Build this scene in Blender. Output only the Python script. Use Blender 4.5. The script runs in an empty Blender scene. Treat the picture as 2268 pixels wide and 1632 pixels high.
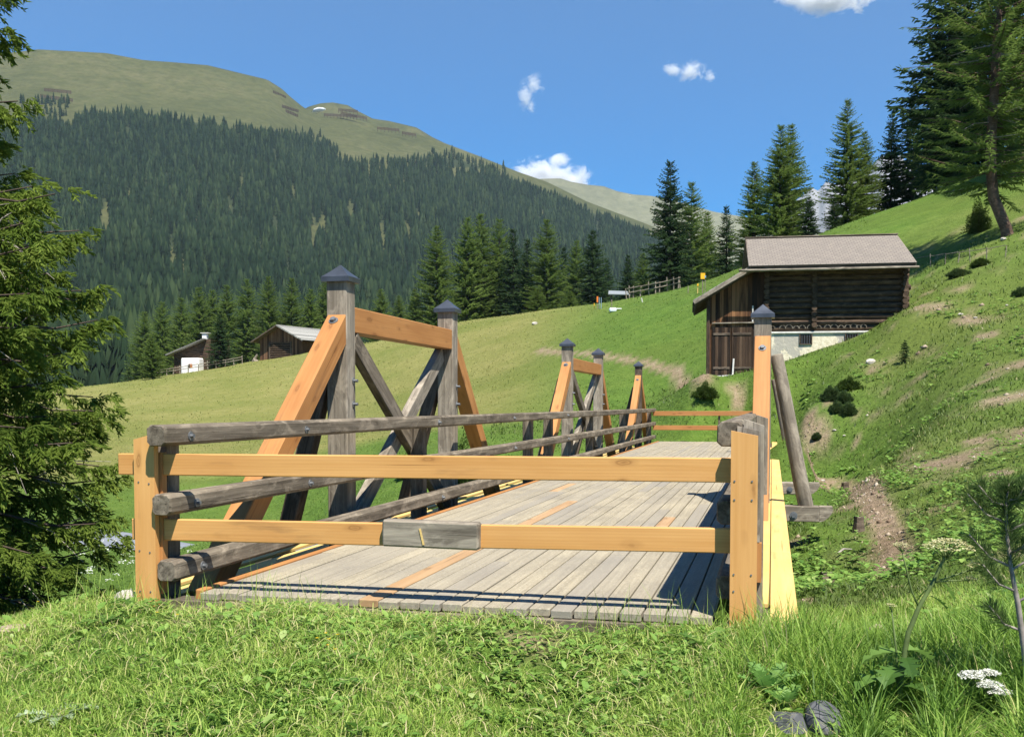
import bpy, math, random
import numpy as np
from mathutils import Vector, Matrix

SC = bpy.context.scene
COL = SC.collection
R = math.radians

# ---------------------------------------------------------------- camera
CAMZ, FPX, PITCH = 1.28, 2300.0, R(2.5)
W0, H0, HOR = 2268.0, 1632.0, 895.0
PCX = 1134.0
PCY = HOR + FPX * math.tan(PITCH)
cam_d = bpy.data.cameras.new('camera')
cam = bpy.data.objects.new('camera', cam_d)
COL.objects.link(cam)
cam.location = (0, 0, CAMZ)
cam.rotation_euler = (R(90) - PITCH, 0, 0)
cam_d.sensor_width = 36.0
cam_d.lens = 36.0 * FPX / W0
cam_d.shift_y = (PCY - H0 / 2) / W0
cam_d.clip_start = 0.05
cam_d.clip_end = 20000
SC.camera = cam

# ---------------------------------------------------------------- sky, sun, exposure
SUN_DIR = Vector((-0.243, 0.523, -1.0)).normalized()       # direction the light travels
SUN_EL = math.asin(-SUN_DIR.z)
SUN_AZ = math.atan2(-SUN_DIR.x, -SUN_DIR.y)
world = bpy.data.worlds.new("World")
SC.world = world
world.use_nodes = True
wn = world.node_tree
wn.nodes.clear()
sky = wn.nodes.new('ShaderNodeTexSky')
sky.sky_type = 'NISHITA'
sky.sun_disc = False
sky.sun_elevation = SUN_EL
sky.sun_rotation = SUN_AZ
sky.altitude = 2200
sky.air_density = 1.0
sky.dust_density = 0.0
sky.ozone_density = 4.5
bg = wn.nodes.new('ShaderNodeBackground')
bg.inputs[1].default_value = 0.078
wo = wn.nodes.new('ShaderNodeOutputWorld')
hs = wn.nodes.new('ShaderNodeHueSaturation')
hs.inputs['Saturation'].default_value = 1.5
wn.links.new(sky.outputs[0], hs.inputs['Color'])
wn.links.new(hs.outputs[0], bg.inputs[0])
wn.links.new(bg.outputs[0], wo.inputs[0])
sl = bpy.data.lights.new('sun', 'SUN')
sl.energy = 4.6
sl.angle = R(0.53)
sl.color = (1.0, 0.95, 0.86)
so = bpy.data.objects.new('sun', sl)
COL.objects.link(so)
so.location = (20, -40, 80)
so.rotation_euler = SUN_DIR.to_track_quat('-Z', 'Y').to_euler()
SC.view_settings.view_transform = 'Standard'
SC.view_settings.look = 'None'
SC.view_settings.exposure = 1.0
SC.view_settings.gamma = 1
SC.view_settings.use_curve_mapping = False
SC.render.engine = 'CYCLES'
SC.cycles.max_bounces = 8
SC.cycles.diffuse_bounces = 3
SC.cycles.transparent_max_bounces = 8
SC.cycles.volume_bounces = 3

# ---------------------------------------------------------------- where a thing stands
BA = math.atan((1710 - PCX) / FPX)              # bearing of the bridge axis
CB, SB = math.cos(BA), math.sin(BA)
def B(s, w, z=0.0):
    """bridge frame: s along the bridge, w to its right, z above the deck"""
    return Vector((s * SB + w * CB, s * CB - w * SB, z))
def P(px, py, Y):
    """a point of the place at depth Y, from the survey of the photograph"""
    cx, cy = (px - PCX) / FPX, -(py - PCY) / FPX
    fy = math.cos(PITCH) + cy * math.sin(PITCH)
    fz = -math.sin(PITCH) + cy * math.cos(PITCH)
    k = Y / fy
    return Vector((cx * k, Y, CAMZ + fz * k))

# ---------------------------------------------------------------- object helpers
def tag(o, label=None, cat=None, group=None, kind=None):
    if label: o['label'] = label
    if cat: o['category'] = cat
    if group: o['group'] = group
    if kind: o['kind'] = kind
    return o
def thing(name, label, cat, loc=(0, 0, 0), rotz=0.0, group=None):
    o = bpy.data.objects.new(name, None)
    o.empty_display_size = 0.3
    COL.objects.link(o)
    o.location = loc
    o.rotation_euler = (0, 0, rotz)
    return tag(o, label, cat, group)
def wloc(o):
    M = Matrix.Translation(o.location) @ o.rotation_euler.to_matrix().to_4x4()
    while o.parent is not None:
        o = o.parent
        M = (Matrix.Translation(o.location) @ o.rotation_euler.to_matrix().to_4x4() @ Matrix.Diagonal((*o.scale, 1))) @ M
    return M
def put(name, me, parent=None, M=None):
    """link a mesh; M is its world matrix (or the parent's local one when local=True)"""
    o = bpy.data.objects.new(name, me)
    COL.objects.link(o)
    if parent is not None:
        o.parent = parent
        o.matrix_basis = wloc(parent).inverted() @ (M if M is not None else Matrix.Identity(4))
    elif M is not None:
        o.matrix_basis = M
    return o
def mesh_from(name, V, F, mat, attrs=None, smooth=False):
    """V (n,3) array, F (m,k) int array or list of lists"""
    me = bpy.data.meshes.new(name)
    V = np.asarray(V, dtype=np.float32)
    if isinstance(F, np.ndarray):
        m, k = F.shape
        me.vertices.add(len(V))
        me.vertices.foreach_set('co', V.ravel())
        me.loops.add(m * k)
        me.loops.foreach_set('vertex_index', F.astype(np.int32).ravel())
        me.polygons.add(m)
        me.polygons.foreach_set('loop_start', np.arange(0, m * k, k, dtype=np.int32))
        me.polygons.foreach_set('loop_total', np.full(m, k, dtype=np.int32))
        me.update(calc_edges=True)
    else:
        me.from_pydata([tuple(v) for v in V], [], [list(map(int, f)) for f in F])
        me.update()
    for a, arr in (attrs or {}).items():
        arr = np.asarray(arr, dtype=np.float32)
        at = me.attributes.new(a, 'FLOAT', 'POINT')
        at.data.foreach_set('value', arr)
    if mat is not None:
        me.materials.append(mat)
    if smooth:
        me.polygons.foreach_set('use_smooth', np.ones(len(me.polygons), dtype=bool))
    return me
class MB:
    """collects pieces that end up as ONE mesh"""
    def __init__(self): self.V, self.F, self.A = [], [], []
    def add(self, V, F, a=0.5):
        b = len(self.V)
        self.V += [tuple(v) for v in V]
        self.F += [[i + b for i in f] for f in F]
        self.A += [a] * len(V)
    def box(self, c, s, rot=None, ch=0.0, a=0.5):
        V, F = box_vf(s[0], s[1], s[2], ch)
        M = rot if rot is not None else Matrix.Identity(3)
        self.add([M @ Vector(v) + Vector(c) for v in V], F, a)
    def bar(self, p0, p1, w, h, ch=0.0, a=0.5, up=(0, 0, 1)):
        p0, p1 = Vector(p0), Vector(p1)
        M = frame(p0, p1, up)
        V, F = box_vf((p1 - p0).length, w, h, ch)
        self.add([M @ Vector(v) for v in V], F, a)
    def tube(self, pts, rad, n=8, a=0.5, cap=True):
        pts = [Vector(p) for p in pts]
        rad = rad if hasattr(rad, '__len__') else [rad] * len(pts)
        V, F = [], []
        ref = Vector((0, 0, 1))
        for i, p in enumerate(pts):
            t = (pts[min(i + 1, len(pts) - 1)] - pts[max(i - 1, 0)]).normalized()
            if abs(t.dot(ref)) > 0.95: ref = Vector((1, 0, 0))
            u = t.cross(ref).normalized(); v = t.cross(u)
            for k in range(n):
                an = 2 * math.pi * k / n
                V.append(p + (u * math.cos(an) + v * math.sin(an)) * rad[i])
        for i in range(len(pts) - 1):
            for k in range(n):
                F.append([i * n + k, i * n + (k + 1) % n, (i + 1) * n + (k + 1) % n, (i + 1) * n + k])
        if cap:
            F.append(list(range(n))[::-1]); F.append([(len(pts) - 1) * n + k for k in range(n)])
        self.add(V, F, a)
    def mesh(self, name, mat, smooth=False):
        return mesh_from(name, self.V, self.F, mat, {'tint': self.A}, smooth)
    def build(self, name, mat, parent=None, M=None, smooth=False):
        return put(name, self.mesh(name, mat, smooth), parent, M)
    def local(self, name, mat, parent, smooth=False):
        """geometry is already in the parent's own frame"""
        o = bpy.data.objects.new(name, self.mesh(name, mat, smooth))
        COL.objects.link(o); o.parent = parent
        return o
def box_vf(L, w, h, ch=0.0):
    """box along X centred at the origin with chamfered long edges"""
    if ch <= 0:
        ring = [(-w/2, -h/2), (w/2, -h/2), (w/2, h/2), (-w/2, h/2)]
    else:
        c = ch
        ring = [(-w/2+c, -h/2), (w/2-c, -h/2), (w/2, -h/2+c), (w/2, h/2-c), (w/2-c, h/2), (-w/2+c, h/2), (-w/2, h/2-c), (-w/2, -h/2+c)]
    n = len(ring)
    if ch <= 0:
        V = [(-L/2, y, z) for y, z in ring] + [(L/2, y, z) for y, z in ring]
        rows = 2
    else:
        V = []
        k = 1 - 2 * ch / max(min(w, h), 1e-6)
        k = max(k, .3)
        for x, f in ((-L/2, k), (-L/2 + ch, 1), (L/2 - ch, 1), (L/2, k)):
            V += [(x, y * (f if f == 1 else (1 - 2*ch/w)), z * (f if f == 1 else (1 - 2*ch/h))) for y, z in ring]
        rows = 4
    F = []
    for r in range(rows - 1):
        for i in range(n):
            F.append([r*n + i, r*n + (i+1) % n, (r+1)*n + (i+1) % n, (r+1)*n + i])
    F = [f[::-1] for f in F]
    F.append(list(range(n))); F.append([(rows-1)*n + i for i in range(n)][::-1])
    return V, F
def frame(p0, p1, up=(0, 0, 1)):
    x = (p1 - p0).normalized()
    upv = Vector(up)
    if abs(x.dot(upv)) > 0.98: upv = Vector((CB, -SB, 0))
    y = upv.cross(x).normalized(); z = x.cross(y)
    M = Matrix((x, y, z)).transposed().to_4x4()
    M.translation = (p0 + p1) / 2
    return M
def beam(name, p0, p1, w, h, mat, parent, ch=0.006, up=(0, 0, 1)):
    """one squared timber, its own X along its length"""
    p0, p1 = Vector(p0), Vector(p1)
    V, F = box_vf((p1 - p0).length, w, h, ch)
    return put(name, mesh_from(name, V, F, mat), parent, frame(p0, p1, up))
def log_vf(L, r0, r1, n=14, seg=14, seed=0, sq=0.0, wob=0.02):
    """a round (sq=0) to squarish (sq=1) log along X"""
    rng = np.random.default_rng(seed)
    V, F = [], []
    ph = rng.uniform(0, 6.28, 4)
    for i in range(seg + 1):
        t = i / seg
        r = r0 + (r1 - r0) * t
        if i in (0, seg): r *= 0.9
        x = -L/2 + L * t
        if i == 1: x = -L/2 + 0.02
        if i == seg - 1: x = L/2 - 0.02
        for k in range(n):
            a = 2 * math.pi * (k + .5) / n
            c, s = math.cos(a), math.sin(a)
            m = max(abs(c), abs(s))
            f = (1 - sq) + sq / m * 0.93
            if sq > 0: f = min(f, 1.16 if sq < .95 else 1.24)
            rr = r * f * (1 + wob * math.sin(3 * a + ph[0] + 5 * t) + wob * rng.normal() * .5)
            V.append((x, rr * c + wob * r * math.sin(6 * t + ph[1]), rr * s + wob * r * math.sin(5 * t + ph[2])))
    for i in range(seg):
        for k in range(n):
            F.append([i*n + k, i*n + (k+1) % n, (i+1)*n + (k+1) % n, (i+1)*n + k][::-1])
    F.append(list(range(n))); F.append([seg*n + k for k in range(n)][::-1])
    return V, F
def log(name, p0, p1, r0, r1, mat, parent, seed=0, sq=0.0, seg=14, wob=.02, up=(0, 0, 1)):
    p0, p1 = Vector(p0), Vector(p1)
    V, F = log_vf((p1 - p0).length, r0, r1, 14 if sq < .9 else 16, seg, seed, sq, wob)
    return put(name, mesh_from(name, V, F, mat, None, sq < .5), parent, frame(p0, p1, up))
def copy_tree(o, parent=None):
    c = o.copy(); COL.objects.link(c)
    if parent is not None: c.parent = parent
    for ch in list(o.children): copy_tree(ch, c)
    return c

# ---------------------------------------------------------------- materials
def newmat(name):
    m = bpy.data.materials.new(name); m.use_nodes = True
    nt = m.node_tree; nt.nodes.clear()
    out = nt.nodes.new('ShaderNodeOutputMaterial')
    bs = nt.nodes.new('ShaderNodeBsdfPrincipled')
    nt.links.new(bs.outputs[0], out.inputs[0])
    return m, nt, bs
def N(nt, t, **kw):
    n = nt.nodes.new(t)
    for k, v in kw.items():
        if k.startswith('i_'):
            key = k[2:]
            n.inputs[int(key) if key.isdigit() else key].default_value = v
        else: setattr(n, k, v)
    return n
def ramp(nt, src, stops):
    r = nt.nodes.new('ShaderNodeValToRGB')
    e = r.color_ramp.elements
    while len(e) < len(stops): e.new(0.5)
    for i, (p, c) in enumerate(stops):
        e[i].position = p
        e[i].color = c if len(c) == 4 else (*c, 1)
    nt.links.new(src, r.inputs[0])
    return r.outputs[0]
def mixc(nt, fac, a, b, mode='MIX'):
    m = nt.nodes.new('ShaderNodeMix'); m.data_type = 'RGBA'; m.blend_type = mode
    for sock, v in ((m.inputs[0], fac), (m.inputs[6], a), (m.inputs[7], b)):
        if hasattr(v, 'is_output'): nt.links.new(v, sock)
        elif isinstance(v, (int, float)): sock.default_value = v
        else: sock.default_value = (*v, 1) if len(v) == 3 else v
    return m.outputs[2]
def math_(nt, op, a, b=None, clamp=False):
    m = nt.nodes.new('ShaderNodeMath'); m.operation = op; m.use_clamp = clamp
    for i, v in enumerate((a, b)):
        if v is None: continue
        if hasattr(v, 'is_output'): nt.links.new(v, m.inputs[i])
        else: m.inputs[i].default_value = v
    return m.outputs[0]
def noise(nt, vec, scale, detail=4, rough=0.55, dist=0.0):
    n = N(nt, 'ShaderNodeTexNoise', i_Scale=scale, i_Detail=detail, i_Roughness=rough, i_Distortion=dist)
    if vec is not None: nt.links.new(vec, n.inputs['Vector'])
    return n.outputs[0]
def mapping(nt, vec, scale, loc=(0, 0, 0)):
    m = N(nt, 'ShaderNodeMapping')
    m.inputs['Scale'].default_value = scale; m.inputs['Location'].default_value = loc
    nt.links.new(vec, m.inputs['Vector'])
    return m.outputs[0]
def bump(nt, bs, h, strength, dist):
    b = N(nt, 'ShaderNodeBump', i_Strength=strength, i_Distance=dist)
    nt.links.new(h, b.inputs['Height']); nt.links.new(b.outputs[0], bs.inputs['Normal'])
def attr(nt, name):
    a = nt.nodes.new('ShaderNodeAttribute'); a.attribute_name = name
    return a.outputs['Fac']
def grain_coords(nt):
    """object coordinates shifted per object so no two timbers share their grain"""
    tc = nt.nodes.new('ShaderNodeTexCoord'); oi = nt.nodes.new('ShaderNodeObjectInfo')
    sh = N(nt, 'ShaderNodeVectorMath', operation='SCALE'); sh.inputs[0].default_value = (7.3, 13.1, 5.7)
    nt.links.new(oi.outputs['Random'], sh.inputs['Scale'])
    ad = N(nt, 'ShaderNodeVectorMath', operation='ADD')
    nt.links.new(tc.outputs['Object'], ad.inputs[0]); nt.links.new(sh.outputs[0], ad.inputs[1])
    return ad.outputs[0], oi.outputs['Random']
def mat_newwood(name, c0, c1, dark, knot=0.12):
    m, nt, bs = newmat(name)
    v, rnd = grain_coords(nt)
    g1 = noise(nt, mapping(nt, v, (0.7, 16, 16)), 1.0, 5, .6, .6)
    g2 = noise(nt, mapping(nt, v, (1.5, 90, 90)), 1.0, 3, .6)
    big = noise(nt, mapping(nt, v, (1.1, 2.2, 2.2)), 1.0, 3)
    col = ramp(nt, g1, [(.36, c0), (.62, c1)])
    col = mixc(nt, math_(nt, 'MULTIPLY', g2, .42), col, dark)
    col = mixc(nt, ramp(nt, big, [(.40, (0, 0, 0)), (.70, (1, 1, 1))]), col, mixc(nt, .42, col, dark))
    wv = N(nt, 'ShaderNodeTexWave', i_Scale=1.0, i_Distortion=5.0, i_Detail=3.0); wv.bands_direction = 'Z'
    nt.links.new(mapping(nt, v, (.5, 3, 15)), wv.inputs['Vector'])
    col = mixc(nt, math_(nt, 'MULTIPLY', wv.outputs['Fac'], .22), col, dark)
    ck = noise(nt, mapping(nt, v, (.45, 34, 34), (5, 2, 9)), 1.0, 3, .55, .2)
    col = mixc(nt, ramp(nt, ck, [(.29, (.75, .75, .75)), (.325, (0, 0, 0))]), col, tuple(x * .35 for x in dark))
    st = noise(nt, mapping(nt, v, (.9, 6, 6), (1, 8, 3)), 1.0, 5, .65)
    col = mixc(nt, ramp(nt, st, [(.60, (0, 0, 0)), (.78, (.55, .55, .55))]), col, (.13, .085, .045))
    vo = N(nt, 'ShaderNodeTexVoronoi', i_Scale=1.0); vo.feature = 'F1'
    wob = N(nt, 'ShaderNodeTexNoise', i_Scale=9.0, i_Detail=3.0); nt.links.new(v, wob.inputs['Vector'])
    wa = N(nt, 'ShaderNodeVectorMath', operation='MULTIPLY_ADD'); wa.inputs[1].default_value = (.05, .035, .035)
    nt.links.new(wob.outputs['Color'], wa.inputs[0]); nt.links.new(v, wa.inputs[2])
    nt.links.new(mapping(nt, wa.outputs[0], (2.1, 6.5, 6.5)), vo.inputs['Vector'])
    kn = ramp(nt, vo.outputs['Distance'], [(0.0, (.9, .9, .9)), (knot * .7, (.35, .35, .35)), (knot * .85, (.8, .8, .8)), (knot * 1.25, (.25, .25, .25)), (knot * 2.2, (0, 0, 0))])
    col = mixc(nt, kn, col, tuple(x * .55 for x in dark))
    col = mixc(nt, math_(nt, 'MULTIPLY', rnd, .22), col, dark)
    nt.links.new(col, bs.inputs['Base Color'])
    bs.inputs['Roughness'].default_value = .62
    bs.inputs['Specular IOR Level'].default_value = .3
    bump(nt, bs, g2, .25, .003)
    return m
def mat_greywood(name, c0, c1, dark, lichen=0.25, crack=.6):
    m, nt, bs = newmat(name)
    v, rnd = grain_coords(nt)
    g1 = noise(nt, mapping(nt, v, (0.9, 22, 22)), 1.0, 6, .65, .5)
    g2 = noise(nt, mapping(nt, v, (2.2, 120, 120)), 1.0, 3, .6)
    ck = noise(nt, mapping(nt, v, (0.55, 30, 30), (3, 1, 2)), 1.0, 4, .6, .3)
    big = noise(nt, mapping(nt, v, (1.3, 3, 3)), 1.0, 4)
    col = ramp(nt, g1, [(.36, c0), (.63, c1)])
    col = mixc(nt, math_(nt, 'MULTIPLY', g2, .5), col, dark)
    ckm = ramp(nt, ck, [(.33, (1, 1, 1)), (.38, (0, 0, 0))])
    col = mixc(nt, math_(nt, 'MULTIPLY', ckm, crack), col, tuple(x * .35 for x in dark))
    col = mixc(nt, ramp(nt, big, [(.45, (0, 0, 0)), (.8, (.7, .7, .7))]), col, tuple(x * .6 for x in dark))
    sil = noise(nt, mapping(nt, v, (2.6, 7, 7), (4, 4, 1)), 1.0, 5, .7, .8)
    col = mixc(nt, ramp(nt, sil, [(.50, (0, 0, 0)), (.66, (.6, .6, .6))]), col, tuple(min(.6, x * 1.35) for x in c1))
    col = mixc(nt, ramp(nt, sil, [(.30, (.6, .6, .6)), (.42, (0, 0, 0))]), col, tuple(x * .7 for x in dark))
    li = noise(nt, v, 26, 5, .7)
    lm = ramp(nt, li, [(.62, (0, 0, 0)), (.7, (1, 1, 1))])
    col = mixc(nt, math_(nt, 'MULTIPLY', lm, lichen), col, (.42, .42, .30))
    col = mixc(nt, math_(nt, 'MULTIPLY', rnd, .3), col, dark)
    nt.links.new(col, bs.inputs['Base Color'])
    bs.inputs['Roughness'].default_value = .85
    bs.inputs['Specular IOR Level'].default_value = .2
    h = math_(nt, 'SUBTRACT', math_(nt, 'ADD', g1, math_(nt, 'MULTIPLY', g2, .5)), ckm)
    bump(nt, bs, h, .5, .006)
    return m
def mat_simple(name, col, rough=.7, metal=0.0, var=.25, scale=12, spec=.3):
    m, nt, bs = newmat(name)
    tc = nt.nodes.new('ShaderNodeTexCoord')
    n = noise(nt, tc.outputs['Object'], scale, 5, .6)
    c = ramp(nt, n, [(.3, tuple(x * (1 - var) for x in col)), (.7, tuple(min(1, x * (1 + var)) for x in col))])
    nt.links.new(c, bs.inputs['Base Color'])
    bs.inputs['Roughness'].default_value = rough
    bs.inputs['Metallic'].default_value = metal
    bs.inputs['Specular IOR Level'].default_value = spec
    bump(nt, bs, n, .2, .01)
    return m
M_STRUT = mat_newwood('larch_orange', (.46, .212, .066), (.58, .290, .100), (.29, .115, .036))
M_RAIL = mat_newwood('larch_fresh', (.67, .360, .115), (.77, .440, .160), (.48, .21, .058), .1)
M_PATCH = mat_newwood('patched_board', (.46, .29, .145), (.56, .38, .21), (.32, .19, .09))
M_COVER = mat_newwood('spruce_yellow', (.70, .50, .175), (.76, .56, .22), (.58, .36, .11), .05)
M_GREY = mat_greywood('weathered_grey', (.115, .093, .066), (.30, .25, .185), (.055, .043, .032))
M_GREYL = mat_greywood('weathered_pale', (.20, .168, .128), (.41, .355, .275), (.10, .082, .062))
M_DARK = mat_greywood('weathered_brown', (.085, .06, .042), (.20, .155, .115), (.04, .03, .022), .08)
M_CAP = mat_simple('cap_sheet', (.085, .095, .115), .42, .55, .3, 5, .5)
M_STEEL = mat_simple('zinc_bolt', (.20, .21, .22), .5, .6, .25, 20, .5)
# ---------------------------------------------------------------- the lie of the land
CTRL = []
def cp(px, py, Y): CTRL.append(tuple(P(px, py, Y)))
def cb(s, w, z): CTRL.append(tuple(B(s, w, z)))
def cw(x, y, z): CTRL.append((x, y, z))
for a in [(-200,1632,4.6),(200,1632,4.7),(1134,1632,4.9),(1800,1632,4.6),(2268,1632,4.2),(-100,1400,7.0),(60,1385,7.0),(300,1345,7.05),(600,1352,6.8),
          (1134,1364,6.55),(1500,1384,6.25),(1700,1408,6.0),(1800,1440,5.9),
          (1780,1165,14.4),(1800,1310,9.3),(1850,1300,9.5),(1850,1430,7.0),(2268,1400,6.0),(2050,1420,6.4),(2268,1200,9.4),(2268,900,20.5),(2100,1200,11.2),(2100,1000,17.8),(2100,900,23.5),(2100,800,30.5),(2268,1100,12.0),(2268,1000,15.5),(2000,1000,19.5),
          (1800,1000,25),(1790,905,32),(2268,800,27),(2268,650,38),(2225,525,48),(2000,800,34.5),(1990,694,40.6),(1930,735,40.4),(1710,806,40.6),(1570,836,41.0),(1710,834,37.5),(1850,802,37.5),(1930,768,37.5),(1985,715,38),(1570,848,38),(1710,808,41.5),
          (2268,300,76),(2100,410,76),(1960,468,74),(1830,520,72),(2030,582,52),(2268,430,60),(2500,520,40),(2500,250,66),(2600,900,17),(2700,1300,7.5),(3000,100,80),
          (1450,976,37.2),(1640,976,37.0),(1550,850,44),(1450,885,50),(1200,778,76),(1350,790,64),(1550,643,104),(1370,672,114),(1190,692,124),(1020,713,130),
          (860,750,133),(680,781,135),(520,806,135),(380,828,135),(200,853,135),(0,872,138),(-300,880,138),
          (1100,900,58),(1000,965,42),(900,1045,33),(700,1045,43),(700,905,88),(300,1045,49),(300,905,98),(0,1045,50),(-300,1045,50),
          (240,1203,33),(450,1232,31),(620,1238,30.5),(0,1190,34),(-300,1180,35),(240,1270,22),(100,1300,18),(-200,1300,16),(560,1180,27.5),
          (200,1352,8.2),(60,1375,8.5)]:
    cp(*a)
for a in [(7.6,-2,-.85),(7.4,-4.6,-.95),(8.5,-5.4,-1.5),(12,-2,-2.0),(20,-2,-2.5),(28,-2,-1.9),(33,-2,-.9),(37.3,-2,-.1),(37.2,.3,-.12),(37.2,-4.6,-.2),
          (12,.8,-.75),(20,1.0,-.75),(26,1.0,-.75),(31,1.0,-.5),(12,-6,-2.3),(20,-7,-2.5),(28,-8,-1.7),(34,-8,-.6),(6.0,-2,-.06),(5.9,-4.5,-.1),(6.0,.2,-.1)]:
    cb(*a)
for a in [(0,0,-.34),(0,2.5,-.30),(0,-8,-.3),(-6,0,-.5),(6,-2,.2),(12,0,1.3),(-12,3,-1.5),(22,8,3.4)]: cw(*a)
# behind the crest the ground drops into the valley
for x, z in ((-140,0),(-90,1),(-50,4),(-10,6.5),(20,8),(45,10)): cw(x, 190, z)
for x in (-220,-120,-50,10,60,110): cw(x, 290, 0)
for x, z in ((62,18),(95,30),(40,12)): cw(x, 130, z)
for x, z in ((170,30),(120,18)): cw(x, 200, z)
for x, z in ((-60,0),(-110,1)): cw(x, 95, z)
CT = np.array(CTRL)
def warp(x, y):
    r = np.hypot(x, y) + 1.2
    return np.stack([np.arctan2(x, np.maximum(y, -1e9)), np.log(r) * .42], -1), r
def _tps(d2): return np.where(d2 > 1e-12, d2 * np.log(d2 + 1e-12), 0)
_q, _r = warp(CT[:, 0], CT[:, 1])
_val = (CT[:, 2] - CAMZ) / _r
_n = len(CT)
_K = _tps(((_q[:, None] - _q[None]) ** 2).sum(-1)) + np.eye(_n) * 5e-5
_Pm = np.c_[np.ones(_n), _q]
_A = np.block([[_K, _Pm], [_Pm.T, np.zeros((3, 3))]])
_S = np.linalg.solve(_A, np.r_[_val, 0, 0, 0])
def _fract(x, y, seed, freq, octs):
    rng = np.random.default_rng(seed); o = 0; a = 1.0; f = freq
    for _ in range(octs):
        for _k in range(3):
            th = rng.uniform(0, 6.28); p = rng.uniform(0, 6.28)
            o = o + a * np.sin((x * math.cos(th) + y * math.sin(th)) * f + p + 1.3 * np.sin((y * math.cos(th) - x * math.sin(th)) * f * .7 + p * 2))
        a *= .5; f *= 2.1
    return o / 4
def hgt(x, y):
    x = np.asarray(x, float); y = np.asarray(y, float); sh = x.shape
    x, y = x.ravel(), y.ravel()
    out = np.empty(len(x))
    for i in range(0, len(x), 20000):
        q, r = warp(x[i:i+20000], y[i:i+20000])
        k = _tps(((q[:, None] - _q[None]) ** 2).sum(-1))
        out[i:i+20000] = CAMZ + r * (k @ _S[:_n] + _S[_n] + q @ _S[_n+1:])
    r = np.hypot(x, y)
    out += _fract(x, y, 5, .9, 3) * .035 * np.clip((r - 6) / 6, 0, 1) + _fract(x, y, 9, .16, 2) * .22 * np.clip((r - 14) / 40, 0, 1)
    return out.reshape(sh)
def hz(x, y): return float(hgt(np.array([x]), np.array([y]))[0])
def G(px, Y, dz=0.0):
    """a point on the ground at that bearing and depth"""
    p = P(px, HOR, Y); return Vector((p.x, p.y, hz(p.x, p.y) + dz))
def GP(px, py, y0=3.0, y1=170.0):
    """where the line of sight through a surveyed image point meets the ground"""
    Ys = np.exp(np.linspace(math.log(y0), math.log(y1), 700))
    d = P(px, py, 1.0); dx, dz = d.x, d.z - CAMZ
    gap = CAMZ + dz * Ys - hgt(dx * Ys, Ys)
    i = np.where(gap < 0)[0]
    i = int(i[0]) if len(i) else int(np.argmin(gap))
    return Vector((dx * Ys[i], Ys[i], hz(dx * Ys[i], Ys[i])))
def smooth(e0, e1, x):
    t = np.clip((x - e0) / (e1 - e0), 0, 1); return t * t * (3 - 2 * t)
# lie of the tracks across the slopes
def polyd(x, y, pts):
    d = np.full(x.shape, 1e9)
    for (x0, y0), (x1, y1) in zip(pts[:-1], pts[1:]):
        vx, vy = x1 - x0, y1 - y0
        t = np.clip(((x - x0) * vx + (y - y0) * vy) / (vx * vx + vy * vy), 0, 1)
        d = np.minimum(d, np.hypot(x - x0 - t * vx, y - y0 - t * vy))
    return d
def gp(lst): return [tuple(P(a, HOR, b))[:2] for a, b in lst]
PATH = [tuple(GP(*q))[:2] for q in ((1195, 777), (1260, 783), (1350, 791), (1430, 806), (1500, 824), (1560, 838))]
TRACK = [tuple(GP(*q))[:2] for q in ((1800, 1040), (1830, 1062), (1888, 1078), (1936, 1125), (1962, 1173), (1981, 1215), (1980, 1262))]
BARE = [(GP(a, b), r) for a, b, r in ((1632, 880, 22), (1812, 968, 38), (1795, 935, 24), (1835, 892, 16), (2170, 978, 42), (2215, 1050, 30), (2004, 1030, 18), (2150, 712, 40), (2185, 742, 26), (2040, 838, 14), (2021, 641, 14),
         (1930, 822, 18), (1765, 1200, 24), (1790, 1330, 26), (2100, 1360, 24), (1985, 1300, 20), (1520, 850, 10), (1420, 640, 6), (1790, 1000, 20), (1880, 1090, 20), (2060, 1130, 14), (1900, 985, 12))]
def soil_mask(x, y):
    n = _fract(x, y, 31, 1.3, 3); n2 = _fract(x, y, 37, .35, 2)
    az = x / np.maximum(y, .1)
    hill = smooth(.285, .33, az) * smooth(7.0, 9.0, np.hypot(x, y)) * (1 - smooth(50, 60, y))
    m = hill * smooth(.30, .72, n * .62 + n2 * .45 + .09 + .10 * (1 - smooth(14, 30, y)))
    bank = (1 - smooth(7.0, 8.0, y)) * (1 - smooth(.10, .28, az))
    m = np.maximum(m, bank * smooth(.45, .95, -_fract(x, y, 51, 2.6, 3) + .6 * _fract(x, y, 53, .8, 2)) * .85)
    n3 = _fract(x, y, 39, 3.6, 2)
    m = np.maximum(m, hill * smooth(.25, .75, n3 * .8 + n * .35 + .0) * .6)
    m = np.maximum(m, (1 - smooth(.13, .32, polyd(x, y, TRACK) + n * .09)))
    m = np.maximum(m, (1 - smooth(.20, .50, polyd(x, y, PATH) + n * .10)) * .95)
    for c, rpx in BARE:
        rad = rpx * c.y / FPX * .95
        m = np.maximum(m, (1 - smooth(.45, 1.0, np.hypot((x - c.x), (y - c.y) * .42) / rad + n * .35 + n2 * .1)) * .9)
    return m
def dry_mask(x, y):
    """mown yellowish grass: the big meadow on the far side of the road"""
    az = x / np.maximum(y, .1)
    d = smooth(43, 50, y + _fract(x, y, 12, .1, 2) * 4) * (1 - smooth(-.03, .09, az + _fract(x, y, 14, .05, 2) * .05))
    n = _fract(x, y, 44, .22, 3)
    d2 = smooth(.3, .38, az) * .42 * smooth(-.5, .7, n) * smooth(8, 14, y)
    return np.clip(np.maximum(d, d2), 0, 1)

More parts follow.
